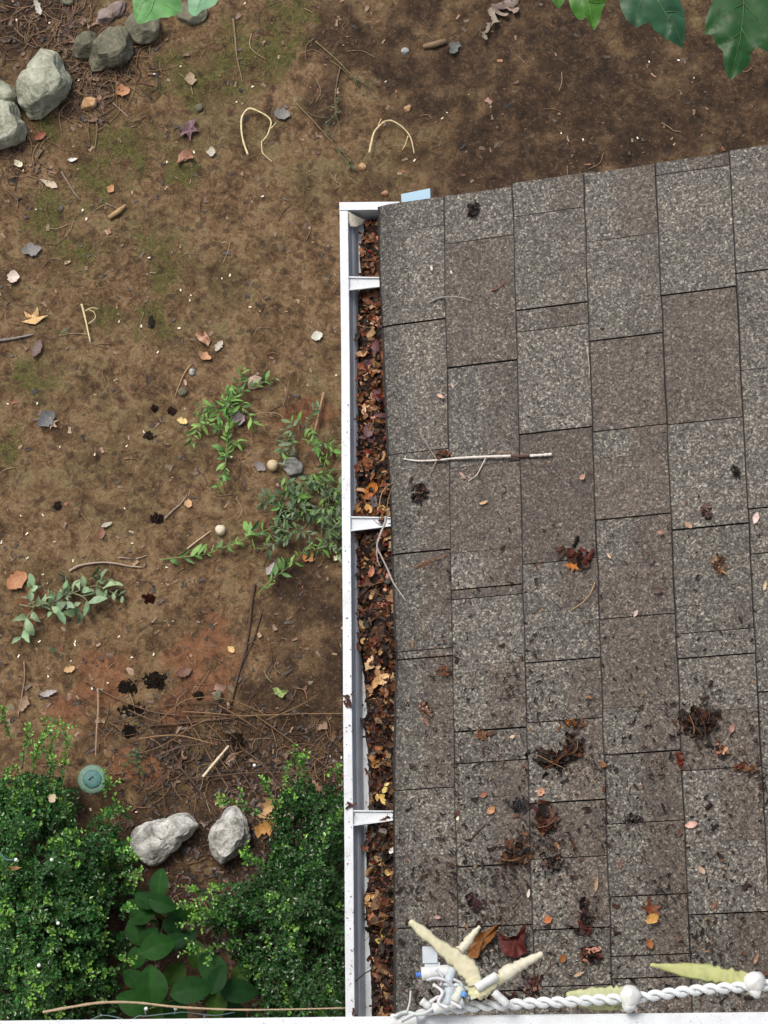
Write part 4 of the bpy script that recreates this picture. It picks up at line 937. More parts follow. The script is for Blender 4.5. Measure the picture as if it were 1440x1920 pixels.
for k, s_ in enumerate(STRAWS):
    twig('long brown dry straw in the tangle above the quartz rocks', [s_], rnd.choice([(.21, .13, .065), (.17, .105, .06), (.26, .165, .09), (.13, .08, .05), (.11, .07, .05)]), rnd.uniform(.0018, .0032), (lambda dz: (lambda x, y: on_ground(x, y, dz)))(.008 + .0016 * k), 'straw', 'dry straws in a tangle')
# tan stalk and teal net wire low at the bottom
def over(px, py, z): return on_z(px, py, z)
twig('long pale dead stalk arching over the bottom plants', [[(80, 1898), (135, 1888), (190, 1880), (255, 1880), (330, 1888), (430, 1893), (520, 1893), (648, 1890)]], (.40, .30, .20), .0042, lambda x, y: over(x, y, .42), 'stalk')
mb = MB()
for pts in ([(150, 1930), (185, 1905), (222, 1908), (240, 1915), (260, 1905), (275, 1905), (330, 1899), (350, 1898), (400, 1904), (440, 1898)], [(270, 1890), (274, 1903)], [(329, 1893), (327, 1902)], [(383, 1903), (383, 1925)], [(222, 1908), (215, 1930)], ):
    P = path(pts, lambda x, y: over(x, y, .40), 4); mb.tube(P, .0016, (.10, .16, .17), 5)
single(mb, 'light_wire', M_CORD, 'thin teal wire of the fairy lights near the bottom edge', 'wire')
mb = MB(); mb.tube(path([(-10, 1596), (2, 1602), (12, 1612), (25, 1612)], lambda x, y: over(x, y, .40), 4), .0022, (.08, .16, .18), 5)
single(mb, 'light_wire', M_CORD, 'thin teal wire end at the left frame edge over the shrub', 'wire')
for px, py, z in ((30, 1612, .40), (97, 1612, .40), (109, 1731, .42), (73, 1810, .42), (274, 1891, .405), (329, 1891, .405), (477, 1435, .06)):
    mb = MB(); c = over(px, py, z); nn = 10
    for q in range(1):
        vs = []; fs = []
        for i in range(7):
            a = math.pi * i / 6
            for k in range(nn): vs.append(c + Vector((math.sin(a) * math.cos(6.283 * k / nn), math.sin(a) * math.sin(6.283 * k / nn), math.cos(a))) * .0052)
        fs = [(i * nn + k, i * nn + (k + 1) % nn, (i + 1) * nn + (k + 1) % nn, (i + 1) * nn + k) for i in range(6) for k in range(nn)]
        mb.add(vs, fs, (.86, .88, .88))
    single(mb, 'fairy_light', M_CORD, 'tiny round white fairy light bulb among the shrubs', 'light bulb', 'fairy lights among the shrubs')

# ------------------------------------------------------------------ white flecks (countable) and fine litter (not)
FLECKS = [(32,41),(94,46),(208,137),(289,139),(339,126),(148,153),(68,394),(45,322),(280,485),(416,522),(431,516),(339,545),(358,554),(356,564),(265,612),(336,615),(469,576),(223,602),(296,660),(70,757),(14,757),(238,837),(178,853),(113,839),(270,811),(40,969),(81,967),(234,954),(3,1017),(51,1002),(103,1017),(52,1047),(137,1052),(81,1078),(248,1019),(223,1194),(74,1203),(35,1230),(133,1239),(140,1208),(288,1227),(202,1280),(247,1232),(172,1290),(90,1268),(141,1202),(443,192),(474,163),(459,7),(777,300),(793,315),(838,212),(829,223),(723,153),(1052,250),(1301,146),(1272,113),(1217,116),(1195,260),(1093,262),(523,992),(630,702),(492,369),(364,287),(313,305),(170,1518),(255,1522),(640,1420),(619,1418),(545,990),(433,856),(313,1065),(155,395),(162,412),(690,1060)]
fl = None
for k, (px, py) in enumerate(FLECKS):
    if px > 640 and py > 300: continue
    p = on_ground(px, py); 
    if k % 8 == 0 or fl is None:
        mb = MB(); s = .0042
        mb.flake(p + Vector((0, 0, .004)), rnd.uniform(0, 6), s * 2.0, s * 1.4, (.78, .70, .56), 'rag', .5, .3, 0, 0, 4, .35)
        o = single(mb, 'pale_fleck', M_LITTER, 'tiny pale petal fleck lying on the bare dirt', 'petal fleck', 'petal flecks on the dirt'); fl = o
    else:
        o = fl.copy(); COL.objects.link(o); o.location = p + Vector((0, 0, .003)); o.rotation_euler = (0, 0, rnd.uniform(0, 6.3)); q = rnd.uniform(.7, 1.25); o.scale = (q, q, q)
ROOFPOLY_GUARD = lambda px, py: px > 700 and py > 395 - (px - 700) * .15
def ground_litter():
    mb = MB()
    pal = [(.05, .032, .021)] * 5 + [(.12, .075, .045)] * 6 + [(.22, .145, .09)] * 4 + [DRK] * 4 + [(.28, .19, .12)] * 2 + [BR] * 2 + [(.26, .12, .06)]
    for k in range(6500):
        px, py = rnd.uniform(-60, 1500), rnd.uniform(-60, 1960)
        if ROOFPOLY_GUARD(px + 0, py - 60): continue
        if px > 760 and rnd.random() < .45: continue
        if mnoise.noise(Vector((px / 120, py / 120, 9))) < rnd.uniform(-.7, .3): continue
        p = on_ground(px, py); L = rnd.choice([.005, .006, .008, .010, .013, .018]) * rnd.uniform(.7, 1.3)
        low = py > 1250
        if low and rnd.random() < .4: L *= 1.5
        mb.flake(p + Vector((0, 0, .0025)), rnd.uniform(0, 6.3), L, L * rnd.uniform(.3, .8), jit(rnd.choice(pal), .35), 'rag', rnd.uniform(-.4, .5), rnd.uniform(-.2, .4), rnd.uniform(-.15, .15), rnd.uniform(-.2, .2), 3, .4)
    for k in range(700):
        px, py = rnd.uniform(-40, 1480), rnd.uniform(-40, 1900)
        if ROOFPOLY_GUARD(px, py - 40): continue
        if px > 760 and rnd.random() < .6: continue
        if py < 1250 and rnd.random() < .55: continue
        a = rnd.uniform(0, 6.3); L = rnd.uniform(15, 60); b = rnd.uniform(-.7, .7)
        mb.tube(path([(px, py), (px + math.cos(a) * L * .5, py + math.sin(a) * L * .5), (px + math.cos(a + b) * L, py + math.sin(a + b) * L)], lambda x, y: on_ground(x, y, .004), 3), rnd.uniform(.0007, .0013), jit(rnd.choice([(.18, .11, .06), (.27, .18, .1), (.10, .06, .04), (.34, .25, .15)]), .3), 4)
    for cx_, cy_, r_, n_ in ((165, 130, 55, 110), (150, 190, 40, 60), (60, 40, 90, 130), (130, 60, 50, 60), (255, 110, 60, 50), (40, 300, 60, 40), (480, 1390, 130, 60), (330, 1440, 110, 50), (560, 1440, 90, 40)):
        for k in range(n_):
            px, py = rnd.gauss(cx_, r_ * .6), rnd.gauss(cy_, r_ * .6); a = rnd.uniform(0, 6.3); L = rnd.uniform(18, 60); b = rnd.uniform(-.8, .8)
            mb.tube(path([(px, py), (px + math.cos(a) * L * .5, py + math.sin(a) * L * .5), (px + math.cos(a + b) * L, py + math.sin(a + b) * L)], lambda x, y: on_ground(x, y, .006), 3), rnd.uniform(.0008, .0016), jit(rnd.choice([(.18, .10, .05), (.12, .07, .04), (.24, .15, .08), (.06, .04, .025)]), .3), 4)
        for k in range(n_ // 2):
            px, py = rnd.gauss(cx_, r_ * .6), rnd.gauss(cy_, r_ * .6); L = rnd.uniform(.012, .035)
            mb.flake(on_ground(px, py, .004), rnd.uniform(0, 6.3), L, L * rnd.uniform(.35, .7), jit(rnd.choice([(.06, .035, .022), (.12, .065, .035), (.20, .12, .07), DRK]), .3), 'rag', rnd.uniform(-.6, .6), rnd.uniform(-.3, .5), rnd.uniform(-.3, .3), rnd.uniform(-.4, .4), 5, .4)
    for k in range(3000):
        px, py = rnd.uniform(200, 660), rnd.uniform(1330, 1900)
        if rnd.random() > min(1, (py - 1300) / 130) * min(1, max(.15, (px - 150) / 250)): continue
        p = on_ground(px, py); L = rnd.uniform(.008, .024)
        mb.flake(p + Vector((0, 0, .003)), rnd.uniform(0, 6.3), L, L * rnd.uniform(.3, .7), jit(rnd.choice([(.03, .018, .011)] * 5 + [DRK] * 4 + [(.07, .038, .022)] * 3 + [BR, (.13, .10, .08)]), .35), 'rag', rnd.uniform(-.6, .6), rnd.uniform(-.3, .5), rnd.uniform(-.3, .3), rnd.uniform(-.4, .4), 4, .4)
    tag(mb.build('ground_litter', M_LITTER), 'fine leaf crumbs and needles scattered over the bare dirt', 'ground litter', kind='stuff')
ground_litter()
def moss_tufts():
    mb = MB()
    for x, y, r in MOSS:
        for k in range(int(9000 * r * r * 8)):
            a = rnd.uniform(0, 6.3); q = r * 1.25 * rnd.random() ** .6; px_, py_ = x + math.cos(a) * q, y + math.sin(a) * q
            if mnoise.noise(Vector((px_ * 14, py_ * 14, 2))) < rnd.uniform(-.05, .35): continue
            L = rnd.uniform(.004, .009); z = gz(px_, py_)
            b = rnd.uniform(0, 6.3); d = Vector((math.cos(b), math.sin(b), 0)); n_ = Vector((-d.y, d.x, 0)) * L * .22
            P = Vector((px_, py_, z)); mb.add([P - n_, P + n_, P + d * L * .8 + Vector((0, 0, L * .5))], [(0, 1, 2)], jit(rnd.choice([(.06, .085, .012), (.09, .12, .018), (.045, .06, .01), (.10, .10, .025)]), .3))
    tag(mb.build('moss', M_SPRIG), 'thin green moss growing over the dirt', 'moss', kind='stuff')
moss_tufts()

# ================================================================== CUT GREEN SPRIGS ON THE DIRT
GRN = [(.13, .27, .055), (.10, .22, .05), (.17, .32, .075), (.08, .17, .05), (.20, .34, .09)]
DULL = [(.085, .13, .062), (.11, .165, .085), (.065, .105, .05), (.14, .20, .105), (.095, .16, .06)]
PALE = [(.20, .30, .165), (.16, .26, .135), (.24, .35, .20), (.13, .21, .11)]
def sprig(label, stems, pal, L=(.020, .034), gap=.011, rad=.0018, scol=(.16, .24, .07), lift=.03, start=.12, spread=.9, wr=(.24, .44)):
    root = empty('cut_sprig', label, 'sprig', tuple(on_ground(*stems[0][0])))
    st = MB(); fo = MB()
    for si, s_ in enumerate(stems):
        pts = path(s_, lambda x, y: on_ground(x, y, .012 + .006 * (si % 3)), 8)
        m = len(pts)
        for i, p in enumerate(pts): p.z += lift * .5 * math.sin(math.pi * i / max(1, m - 1))
        st.tube(pts, taper(m, rad, rad * .45), jit(scol, .15), 5)
        acc = 0; side = 1
        for i in range(1, m):
            acc += (pts[i] - pts[i - 1]).length
            if i / m < start: continue
            while acc > gap:
                acc -= gap * rnd.choice([.25, .55, .8, 1.3]); side = -side if rnd.random() < .75 else side
                d = (pts[i] - pts[i - 1]).normalized(); yaw = math.atan2(d.y, d.x) + side * rnd.uniform(.4, .4 + spread)
                l = rnd.uniform(*L) * (1.0 if i / m < .85 else .6) * rnd.choice([.6, .9, 1.15, 1.35])
                q = pts[i] + Vector((math.cos(yaw), math.sin(yaw), 0)) * l * .5 + Vector((0, 0, rnd.uniform(-.004, .014)))
                fo.flake(q, yaw, l, l * rnd.uniform(*wr), jit(rnd.choice(pal), .2), rnd.choice(['lance', 'oval', 'obov']), rnd.uniform(-1.1, .5), rnd.uniform(-.2, .9), rnd.uniform(-.35, .45), rnd.uniform(-1.1, 1.1), 7, .2)
    put(st, 'stem', M_SPRIG, root); put(fo, 'foliage', M_SPRIG, root)
    return root
Z5 = lambda pts: [(300 + x / 3.6, 640 + y / 3.6) for x, y in pts]
sprig('bright green cut sprig crossing at upper left of the heap', [Z5([(440,860),(450,720),(480,540),(510,390),(545,260),(570,170)]), Z5([(200,605),(300,535),(400,465),(510,390),(600,330),(700,280),(780,245)]), Z5([(450,720),(440,860),(420,930),(395,1005)]), Z5([(450,720),(490,680),(540,700)]), Z5([(510,390),(440,450),(380,540),(390,620)]), Z5([(300,540),(250,610),(210,700)]), Z5([(520,420),(600,500),(650,600)]), Z5([(400,470),(300,450),(250,465)]), Z5([(460,640),(420,590),(370,560)]), Z5([(390,420),(440,390),(470,375)])], GRN, (.018, .034))
sprig('long green cut sprig pointing left from the gutter', [Z5([(0,1475),(120,1465),(300,1440),(430,1400),(560,1350),(780,1260),(1000,1170),(1225,1100)]), Z5([(560,1350),(600,1300),(650,1290)]), Z5([(620,1330),(640,1400),(660,1425)]), Z5([(720,1290),(760,1340),(790,1375)])], GRN[:4], (.022, .042), .020, start=.08)
sprig('green cut sprig slanting down below the leafy heap', [Z5([(660,1710),(700,1670),(780,1600),(860,1540),(920,1490),(980,1400)]), Z5([(820,1570),(840,1520),(830,1480)]), Z5([(980,1400),(1040,1390),(1110,1400)])], GRN, (.018, .034), .016)
hp = []
rs = random.Random(5)
for k in range(38):
    x0, y0 = rs.uniform(830, 1220), rs.uniform(900, 1400); a = rs.uniform(-.9, .5) + (math.pi if rs.random() < .5 else 0); l = rs.uniform(90, 200)
    if x0 + y0 < 1850: continue
    hp.append(Z5([(x0, y0), (x0 + math.cos(a) * l * .5 + 8, y0 + math.sin(a) * l * .5), (x0 + math.cos(a) * l, y0 + math.sin(a) * l)]))
hp += [Z5(q) for q in ([(860,580),(840,680),(810,760)], [(880,600),(900,680),(870,750)], [(960,640),(1000,560),(1040,480),(1080,430)], [(830,900),(860,960),(830,1040)], [(920,620),(890,560),(940,550)], [(800,940),(880,1000),(960,1080)], [(840,850),(860,800),(880,780)])]
sprig('dense heap of dull green cut sprigs against the gutter', hp, DULL + GRN[:1], (.016, .032), .009, .0016, (.14, .17, .07), .05, .05, 1.2)
sprig('light green cut sprigs beside the gutter above the dull heap', [Z5([(960,660),(1040,690),(1120,700),(1225,720)]), Z5([(1030,690),(1080,740),(1100,790)]), Z5([(1020,560),(1035,640),(1050,770)]), Z5([(1225,870),(1150,880),(1080,920),(1060,1000)]), Z5([(1120,700),(1180,760),(1225,790)]), Z5([(1130,760),(1115,830),(1100,880)]), Z5([(1225,960),(1150,955),(1110,950)]), Z5([(1150,980),(1190,1030),(1225,1060)])], GRN, (.018, .030), .014)
Z6 = lambda pts: [(x / 3, 900 + y / 3) for x, y in pts]
sprig('pale grey green wilted sprig at the left on the dirt', [Z6([(110,700),(200,715),(310,690),(420,640),(540,600),(640,640),(700,660)]), Z6([(540,600),(560,570),(610,560)]), Z6([(200,715),(160,660),(200,600)]), Z6([(200,715),(150,790),(125,880)]), Z6([(310,690),(300,740),(380,770)]), Z6([(420,640),(480,670),(510,720)]), Z6([(330,680),(400,640),(450,600)]), Z6([(320,690),(400,700),(440,740)]), Z6([(180,720),(250,680),(280,640)])], PALE, (.030, .048), .020, .0022, (.22, .24, .12), .03, .0, 1.0, (.4, .58))
sprig('small dark tuft of leaves left of the pale sprig top', [Z6([(370,600),(372,560),(365,530)]), Z6([(500,560),(530,545),(550,530)])], [(.035, .06, .03), (.05, .08, .04)], (.022, .034), .010, lift=.01, start=0.)
sprig('tiny wilted green sprig between the curved roots', [Z2([(770,430),(820,460),(870,490),(920,465)]), Z2([(640,690),(690,650),(690,560)]), Z2([(700,760),(660,760),(640,700)]), Z2([(690,830),(720,880),(790,960)])], [(.075, .10, .05), (.10, .13, .065), (.06, .075, .04)], (.012, .020), .010, .0012, (.13, .14, .07), .01, .0)
sprig('small feathery green sprig beside the shaded straws', [[(230, 1440), (250, 1425), (275, 1412)], [(250, 1425), (262, 1440), (268, 1452)], [(240, 1430), (252, 1412), (262, 1405)]], [(.05, .10, .04), (.07, .13, .05)], (.008, .014), .004, .0012, (.08, .12, .05), .02, .0)
sprig('tiny green weed on the left dirt', [[(112, 626), (118, 622), (122, 628)], [(92, 1216), (98, 1220), (104, 1218)]][:1], [(.07, .15, .06)], (.010, .014), .006, .001, lift=.004, start=0.)
sprig('tiny dark green seedling below the pale sprig', [[(88, 1219), (95, 1216), (103, 1222)]], [(.05, .09, .04)], (.014, .02), .006, .001, lift=.004, start=0.)

# ================================================================== SMALL-LEAVED SHRUBS
def shrub(label, poly, hmax, nshoot, seed, fringe, base_px, shade_tone=1.0):
    r = random.Random(seed); npr = np.random.default_rng(seed)
    W = [on_z(x, y, hmax * .7) for x, y in poly]; PW = [(p.x, p.y) for p in W]
    bx = on_ground(*base_px); root = empty('small_leaf_shrub', label, 'shrub', tuple(bx))
    xs = [p[0] for p in PW]; ys = [p[1] for p in PW]
    def edged(x, y):
        m = 9
        for i in range(len(PW)):
            ax, ay = PW[i]; bx_, by_ = PW[(i + 1) % len(PW)]; dx, dy = bx_ - ax, by_ - ay
            t = max(0, min(1, ((x - ax) * dx + (y - ay) * dy) / (dx * dx + dy * dy + 1e-9))); m = min(m, math.hypot(x - ax - dx * t, y - ay - dy * t))
        return m
    shoots = []
    while len(shoots) < nshoot:
        x, y = r.uniform(min(xs), max(xs)), r.uniform(min(ys), max(ys))
        if not inpoly(x, y, PW): continue
        e = edged(x, y)
        cl = mnoise.noise(Vector((x * 9, y * 9, seed)))
        if cl < -.12 and r.random() < .85: continue                      # thin spots where the dark inside shows
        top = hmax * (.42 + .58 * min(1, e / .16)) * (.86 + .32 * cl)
        z = top * (1 - .55 * r.random() ** 2.2)
        tip = Vector((x, y, z))
        d = Vector((x - bx.x, y - bx.y, 0)); d = d.normalized() if d.length > .01 else Vector((1, 0, 0))
        d = (d * r.uniform(.3, .95) + Vector((r.gauss(0, .35), r.gauss(0, .35), r.uniform(.25, .9)))).normalized()
        shoots.append((tip, d, r.uniform(.07, .15), r.random() < ((.20 if shade_tone == 1.0 else .09) if z > top * .85 else .02)))
    for (ax, ay), (tx, ty) in fringe:
        a = on_z(ax, ay, hmax * .55); b = on_z(tx, ty, hmax * .66)
        shoots.append((b, (b - a).normalized(), (b - a).length, True))
        for q in range(3):
            t = r.uniform(.4, .95); c = a.lerp(b, t); dd = ((b - a).normalized() + Vector((r.gauss(0, .7), r.gauss(0, .7), .3))).normalized(); l = r.uniform(.03, .06)
            shoots.append((c + dd * l, dd, l, True))
    V = []; Fc = []; C = []; st = MB()
    for tip, d, L, young in shoots:
        base = tip - d * L - Vector((0, 0, L * .15)); mid = (tip + base) * .5 + Vector((0, 0, L * .08))
        st.tube([base, mid, tip], [.0013, .0011, .0006], (.11, .16, .05) if young else (.07, .08, .035), 3)
        n = int(L / .0054)
        ux = d.cross(Vector((0, 0, 1))); ux = ux.normalized() if ux.length > .05 else Vector((1, 0, 0)); uy = d.cross(ux)
        tone = r.uniform(.75, 1.25)
        for i in range(n):
            t = .12 + .88 * (i + r.random()) / n
            p = base * (1 - t) ** 2 + mid * (2 * t * (1 - t)) + tip * (t * t)
            az = (i % 2) * math.pi + (i // 2) * 1.4 + r.gauss(0, .5)
            out = ux * math.cos(az) + uy * math.sin(az)
            ld = (d * r.uniform(.35, .85) + out + Vector((0, 0, .25))).normalized()
            l = r.uniform(.0095, .0140) * (1.0 if t < .9 else .75)
            nrm = Vector((r.gauss(0, .45), r.gauss(0, .45), 1)); sd_ = ld.cross(nrm); sd_ = sd_.normalized() if sd_.length > .05 else ux
            up = sd_.cross(ld).normalized()
            w_ = l * r.uniform(.26, .34); p = p + out * .0012
            b = len(V)
            V += [p, p + ld * l * .33 + sd_ * w_ + up * w_ * .35, p + ld * l * .75 + sd_ * w_ * .85 + up * w_ * .3, p + ld * l, p + ld * l * .75 - sd_ * w_ * .85 + up * w_ * .3, p + ld * l * .33 - sd_ * w_ + up * w_ * .35]
            Fc += [(b, b + 1, b + 2, b + 3), (b, b + 3, b + 4, b + 5)]
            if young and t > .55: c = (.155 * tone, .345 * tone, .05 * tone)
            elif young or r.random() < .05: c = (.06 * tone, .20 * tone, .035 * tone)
            else: c = (.024 * tone * shade_tone, .108 * tone * shade_tone, .021 * tone * shade_tone)  # right shrub's greens darkened to paint in the shade under the gutter
            C += [c] * 6
    fo = MB(); fo.v = [tuple(v) for v in V]; fo.f = Fc; fo.c = C
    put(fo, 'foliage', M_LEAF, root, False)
    trunk = []
    for k in range(16):                                                     # woody limbs from the base
        a = r.uniform(0, 6.3); tip = shoots[r.randrange(len(shoots))][0] * 1.0; m = bx.lerp(tip, .5) + Vector((r.gauss(0, .03), r.gauss(0, .03), .05))
        st.tube([bx + Vector((r.gauss(0, .02), r.gauss(0, .02), 0)), m, tip - Vector((0, 0, .05))], [.007, .005, .002], (.07, .052, .038), 6)
    put(st, 'stem', M_TWIG, root)
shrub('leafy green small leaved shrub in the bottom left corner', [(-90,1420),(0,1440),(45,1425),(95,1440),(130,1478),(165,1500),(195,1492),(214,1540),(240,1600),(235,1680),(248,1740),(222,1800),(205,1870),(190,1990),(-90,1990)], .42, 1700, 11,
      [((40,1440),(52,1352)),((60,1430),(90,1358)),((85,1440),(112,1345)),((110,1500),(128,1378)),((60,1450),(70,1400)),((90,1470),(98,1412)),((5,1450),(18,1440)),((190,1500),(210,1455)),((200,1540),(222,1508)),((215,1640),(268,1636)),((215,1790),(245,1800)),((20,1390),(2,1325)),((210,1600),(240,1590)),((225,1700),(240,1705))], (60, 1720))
shrub('shaded green small leaved shrub half under the gutter', [(505,1480),(548,1440),(590,1452),(640,1440),(720,1460),(720,1990),(450,1990),(462,1880),(440,1810),(400,1760),(372,1715),(385,1672),(440,1645),(490,1628),(512,1560),(515,1510)], .42, 1500, 23,
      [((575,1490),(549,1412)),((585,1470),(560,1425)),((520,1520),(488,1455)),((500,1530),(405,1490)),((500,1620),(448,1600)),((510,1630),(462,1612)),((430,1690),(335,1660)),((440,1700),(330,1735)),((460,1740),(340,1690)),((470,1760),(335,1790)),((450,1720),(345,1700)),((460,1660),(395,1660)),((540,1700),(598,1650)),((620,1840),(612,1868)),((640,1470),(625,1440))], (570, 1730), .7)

# ================================================================== BROAD-LEAVED PLANTS between the shrubs
def broad(label, leaves, base_px, seed):
    r = random.Random(seed); b0 = on_ground(*base_px); root = empty('broadleaf_plant', label, 'plant', tuple(b0))
    fo = MB(); st = MB()
    for k, (px, py, l, w_, a, z) in enumerate(leaves):
        c = on_z(px, py, z); L = l / 655.; Wd = w_ / 655.; yaw = R(a)
        col = r.choice([(.007, .040, .006), (.009, .048, .006), (.006, .032, .007), (.022, .056, .007)]); z *= .62
        M = Matrix.Rotation(yaw, 3, 'Z') @ Matrix.Rotation(r.uniform(-.1, .2), 3, 'Y') @ Matrix.Rotation(r.uniform(-.2, .2), 3, 'X')
        ns, nw = 11, 8; vs = []; cs = []
        for i in range(ns + 1):
            t = i / ns; ww = (math.sin(math.pi * (.015 + .97 * t ** .85))) ** .72
            for j in range(nw + 1):
                u = (j / nw - .5) * 2
                vein = abs(math.sin((t * 5.5 - abs(u) * 1.4) * math.pi)) * .02 * (abs(u) < .92)
                z_ = .10 * abs(u) * ww * Wd - .35 * (t - .45) ** 2 * L + vein * .10 * L * .5
                vs.append(c + M @ Vector(((t - .5) * L, u * ww * Wd * .5, z_)))
                q = 1.25 if j == nw // 2 else r.uniform(.92, 1.06); cs.append(tuple(x * q for x in col))
        n = nw + 1
        fo.add(vs, [(i * n + j, (i + 1) * n + j, (i + 1) * n + j + 1, i * n + j + 1) for i in range(ns) for j in range(nw)], cs)
        p0 = c + M @ Vector((-.5 * L, 0, -.35 * .2 * L))
        st.tube([b0 + Vector((r.gauss(0, .01), r.gauss(0, .01), .01)), b0.lerp(p0, .55) + Vector((0, 0, .04)), p0], [.003, .0026, .002], (.09, .13, .05), 5)
    put(fo, 'foliage', M_BROAD, root); put(st, 'stem', M_BROAD, root)
broad('dark green broad leaved plant below the long quartz rock', [(299,1655,56,36,85,.24),(272,1688,44,34,150,.22),(305,1695,50,36,-20,.25),(268,1712,56,44,30,.20),(255,1742,60,40,100,.17),(296,1775,66,50,20,.27),(280,1760,50,34,60,.22),(258,1792,48,36,75,.16),(325,1736,44,36,-60,.18),(330,1765,48,32,25,.21),(350,1760,46,34,40,.15),(360,1715,40,30,10,.13),(330,1712,46,30,-35,.17),(250,1700,40,30,170,.14)], (300, 1725), 3)
broad('large leaved dark plant at the very bottom', [(284,1848,74,60,95,.27),(360,1856,80,50,10,.27),(398,1815,70,50,130,.24),(408,1835,56,34,70,.30),(448,1858,74,44,-5,.25),(405,1884,56,40,-95,.24),(248,1880,66,48,160,.18),(330,1900,60,44,-60,.17),(300,1905,64,44,-120,.15),(330,1825,48,40,60,.18),(250,1835,50,36,140,.15),(370,1790,56,40,100,.16),(440,1900,60,40,-50,.15),(455,1825,50,36,40,.16)], (395, 1858), 4)

# ================================================================== GREEN DISC (garden light cap) on the dirt
def cap():
    c = on_ground(173, 1461, .10); root = empty('garden_light', 'round pale green plastic disc beside the left shrub', 'garden light', tuple(on_ground(173, 1461)))
    n = 40
    def lathe(prof, col, nm):
        mb = MB(); vs = [(c.x + math.cos(6.2832 * k / n) * r_, c.y + math.sin(6.2832 * k / n) * r_, c.z + z) for r_, z in prof for k in range(n)]
        mb.add(vs, [(j * n + k, j * n + (k + 1) % n, (j + 1) * n + (k + 1) % n, (j + 1) * n + k) for j in range(len(prof) - 1) for k in range(n)] + [tuple(range((len(prof) - 1) * n, len(prof) * n))], [jit(col, .1) for _ in vs]); return put(mb, nm, M_CAP, root)
    lathe([(.006, -.10), (.006, -.012), (.040, -.012), (.043, -.008), (.043, 0), (.040, .004), (.027, .005)], (.15, .26, .19), 'rim')
    lathe([(.0268, .001), (.0268, .008), (.025, .010), (.012, .011), (.003, .0112)], (.08, .21, .20), 'lens')
    mb = MB(); mb.tube([c + Vector((-.010, -.004, .0125)), c + Vector((.0, .004, .013)), c + Vector((.004, .006, .0125))], .0016, (.03, .06, .06), 6); put(mb, 'switch', M_CAP, root)
cap()

# ================================================================== FIG LEAVES hanging in from trees above the top edge
def lobed(root, name, outline, z, veins, col, amp=.010, slope=(0, 0), seed=0):
    P = [on_z(x, y, z) for x, y in outline]; cx = sum(p.x for p in P) / len(P); cy = sum(p.y for p in P) / len(P)
    def dz(x, y):
        return (mnoise.noise(Vector((x * 22, y * 22, seed))) * amp + slope[0] * (x - cx) + slope[1] * (y - cy) - 1.2 * ((x - cx) ** 2 + (y - cy) ** 2))
    bm = bmesh.new(); vs = [bm.verts.new((p.x, p.y, 0)) for p in P]; bm.faces.new(vs)
    bmesh.ops.triangulate(bm, faces=bm.faces[:])
    for _ in range(3): bmesh.ops.subdivide_edges(bm, edges=bm.edges[:], cuts=1, use_grid_fill=True)
    VP = []
    for v in veins: VP.append([on_z(x, y, z) for x, y in v])
    def veind(x, y):
        m = 9
        for v in VP:
            for a, b in zip(v, v[1:]):
                dx, dy = b.x - a.x, b.y - a.y; t = max(0, min(1, ((x - a.x) * dx + (y - a.y) * dy) / (dx * dx + dy * dy + 1e-9)))
                m = min(m, math.hypot(x - a.x - dx * t, y - a.y - dy * t))
        return m
    mb = MB()
    for v in bm.verts:
        d = veind(v.co.x, v.co.y); mb.v.append((v.co.x, v.co.y, z + dz(v.co.x, v.co.y) + .004 * min(1, d / .012)))
        k = 1 + .2 * mnoise.noise(Vector((v.co.x * 60, v.co.y * 60, 3))); mb.c.append(tuple(c * k for c in col))
    bm.verts.index_update(); mb.f = [tuple(l.vert.index for l in f.loops)[::(1 if f.normal.z > 0 else -1)] for f in bm.faces]; bm.free()
    lf = put(mb, name, M_FIG, root)
    vb = MB()
    for k, v in enumerate(VP):
        pts = []
        for a, b in zip(v, v[1:]):
            for q in range(5):
                p = a.lerp(b, q / 5); p.z = z + dz(p.x, p.y) + .0022; pts.append(p)
        p = v[-1].copy(); p.z = z + dz(p.x, p.y) + .0022; pts.append(p)
        vb.tube(pts, taper(len(pts), .0016 if k == 0 else .0010, .0004), (col[0] * 1.9 + .05, col[1] * 1.45 + .05, col[2] * 1.6 + .02), 5)
    sub(vb, 'vein', M_FIG, lf, root)
    return lf
Z3b = lambda pts: [(960 + x / 3, y / 3) for x, y in pts]
FZ = 2.15
def fig_tree(label, bx, by, leaves, branch, hz):
    root = empty('fig_tree', label, 'tree', (bx, by, gz(bx, by)))
    tb = MB(); b0 = Vector((bx, by, gz(bx, by) - .03)); top = Vector((bx + .1, by - .05, hz + .5))
    tb.tube([b0, b0.lerp(top, .35) + Vector((.05, .02, 0)), b0.lerp(top, .7) + Vector((-.03, 0, 0)), top], [.06, .05, .04, .025], (.22, .20, .17), 9); put(tb, 'trunk', M_TWIG, root)
    for tgt in branch:
        b = MB(); s = b0.lerp(top, .75); m = s.lerp(tgt, .5) + Vector((0, 0, .12)); b.tube([s, m, tgt], [.022, .014, .006], (.20, .19, .15), 7); put(b, 'branch', M_TWIG, root)
    for args in leaves: lobed(root, 'leaf', *args)
    return root
r_leaf = Z3b([(1330,-330),(1230,-250),(1170,-120),(1130,0),(1090,100),(1085,185),(1125,192),(1165,176),(1190,160),(1155,192),(1152,235),(1188,280),(1195,340),(1213,395),(1240,425),(1290,392),(1338,348),(1350,312),(1343,292),(1378,262),(1394,235),(1385,195),(1402,248),(1440,288),(1510,270),(1560,160),(1580,30),(1540,-120),(1460,-240)])
m_leaf = Z3b([(760,-330),(660,-240),(600,-120),(603,0),(612,50),(640,118),(700,153),(735,142),(758,105),(768,60),(769,15),(774,60),(776,120),(800,165),(862,200),(920,222),(968,233),(980,190),(976,110),(974,50),(950,10),(940,-20),(960,-120),(900,-250)])
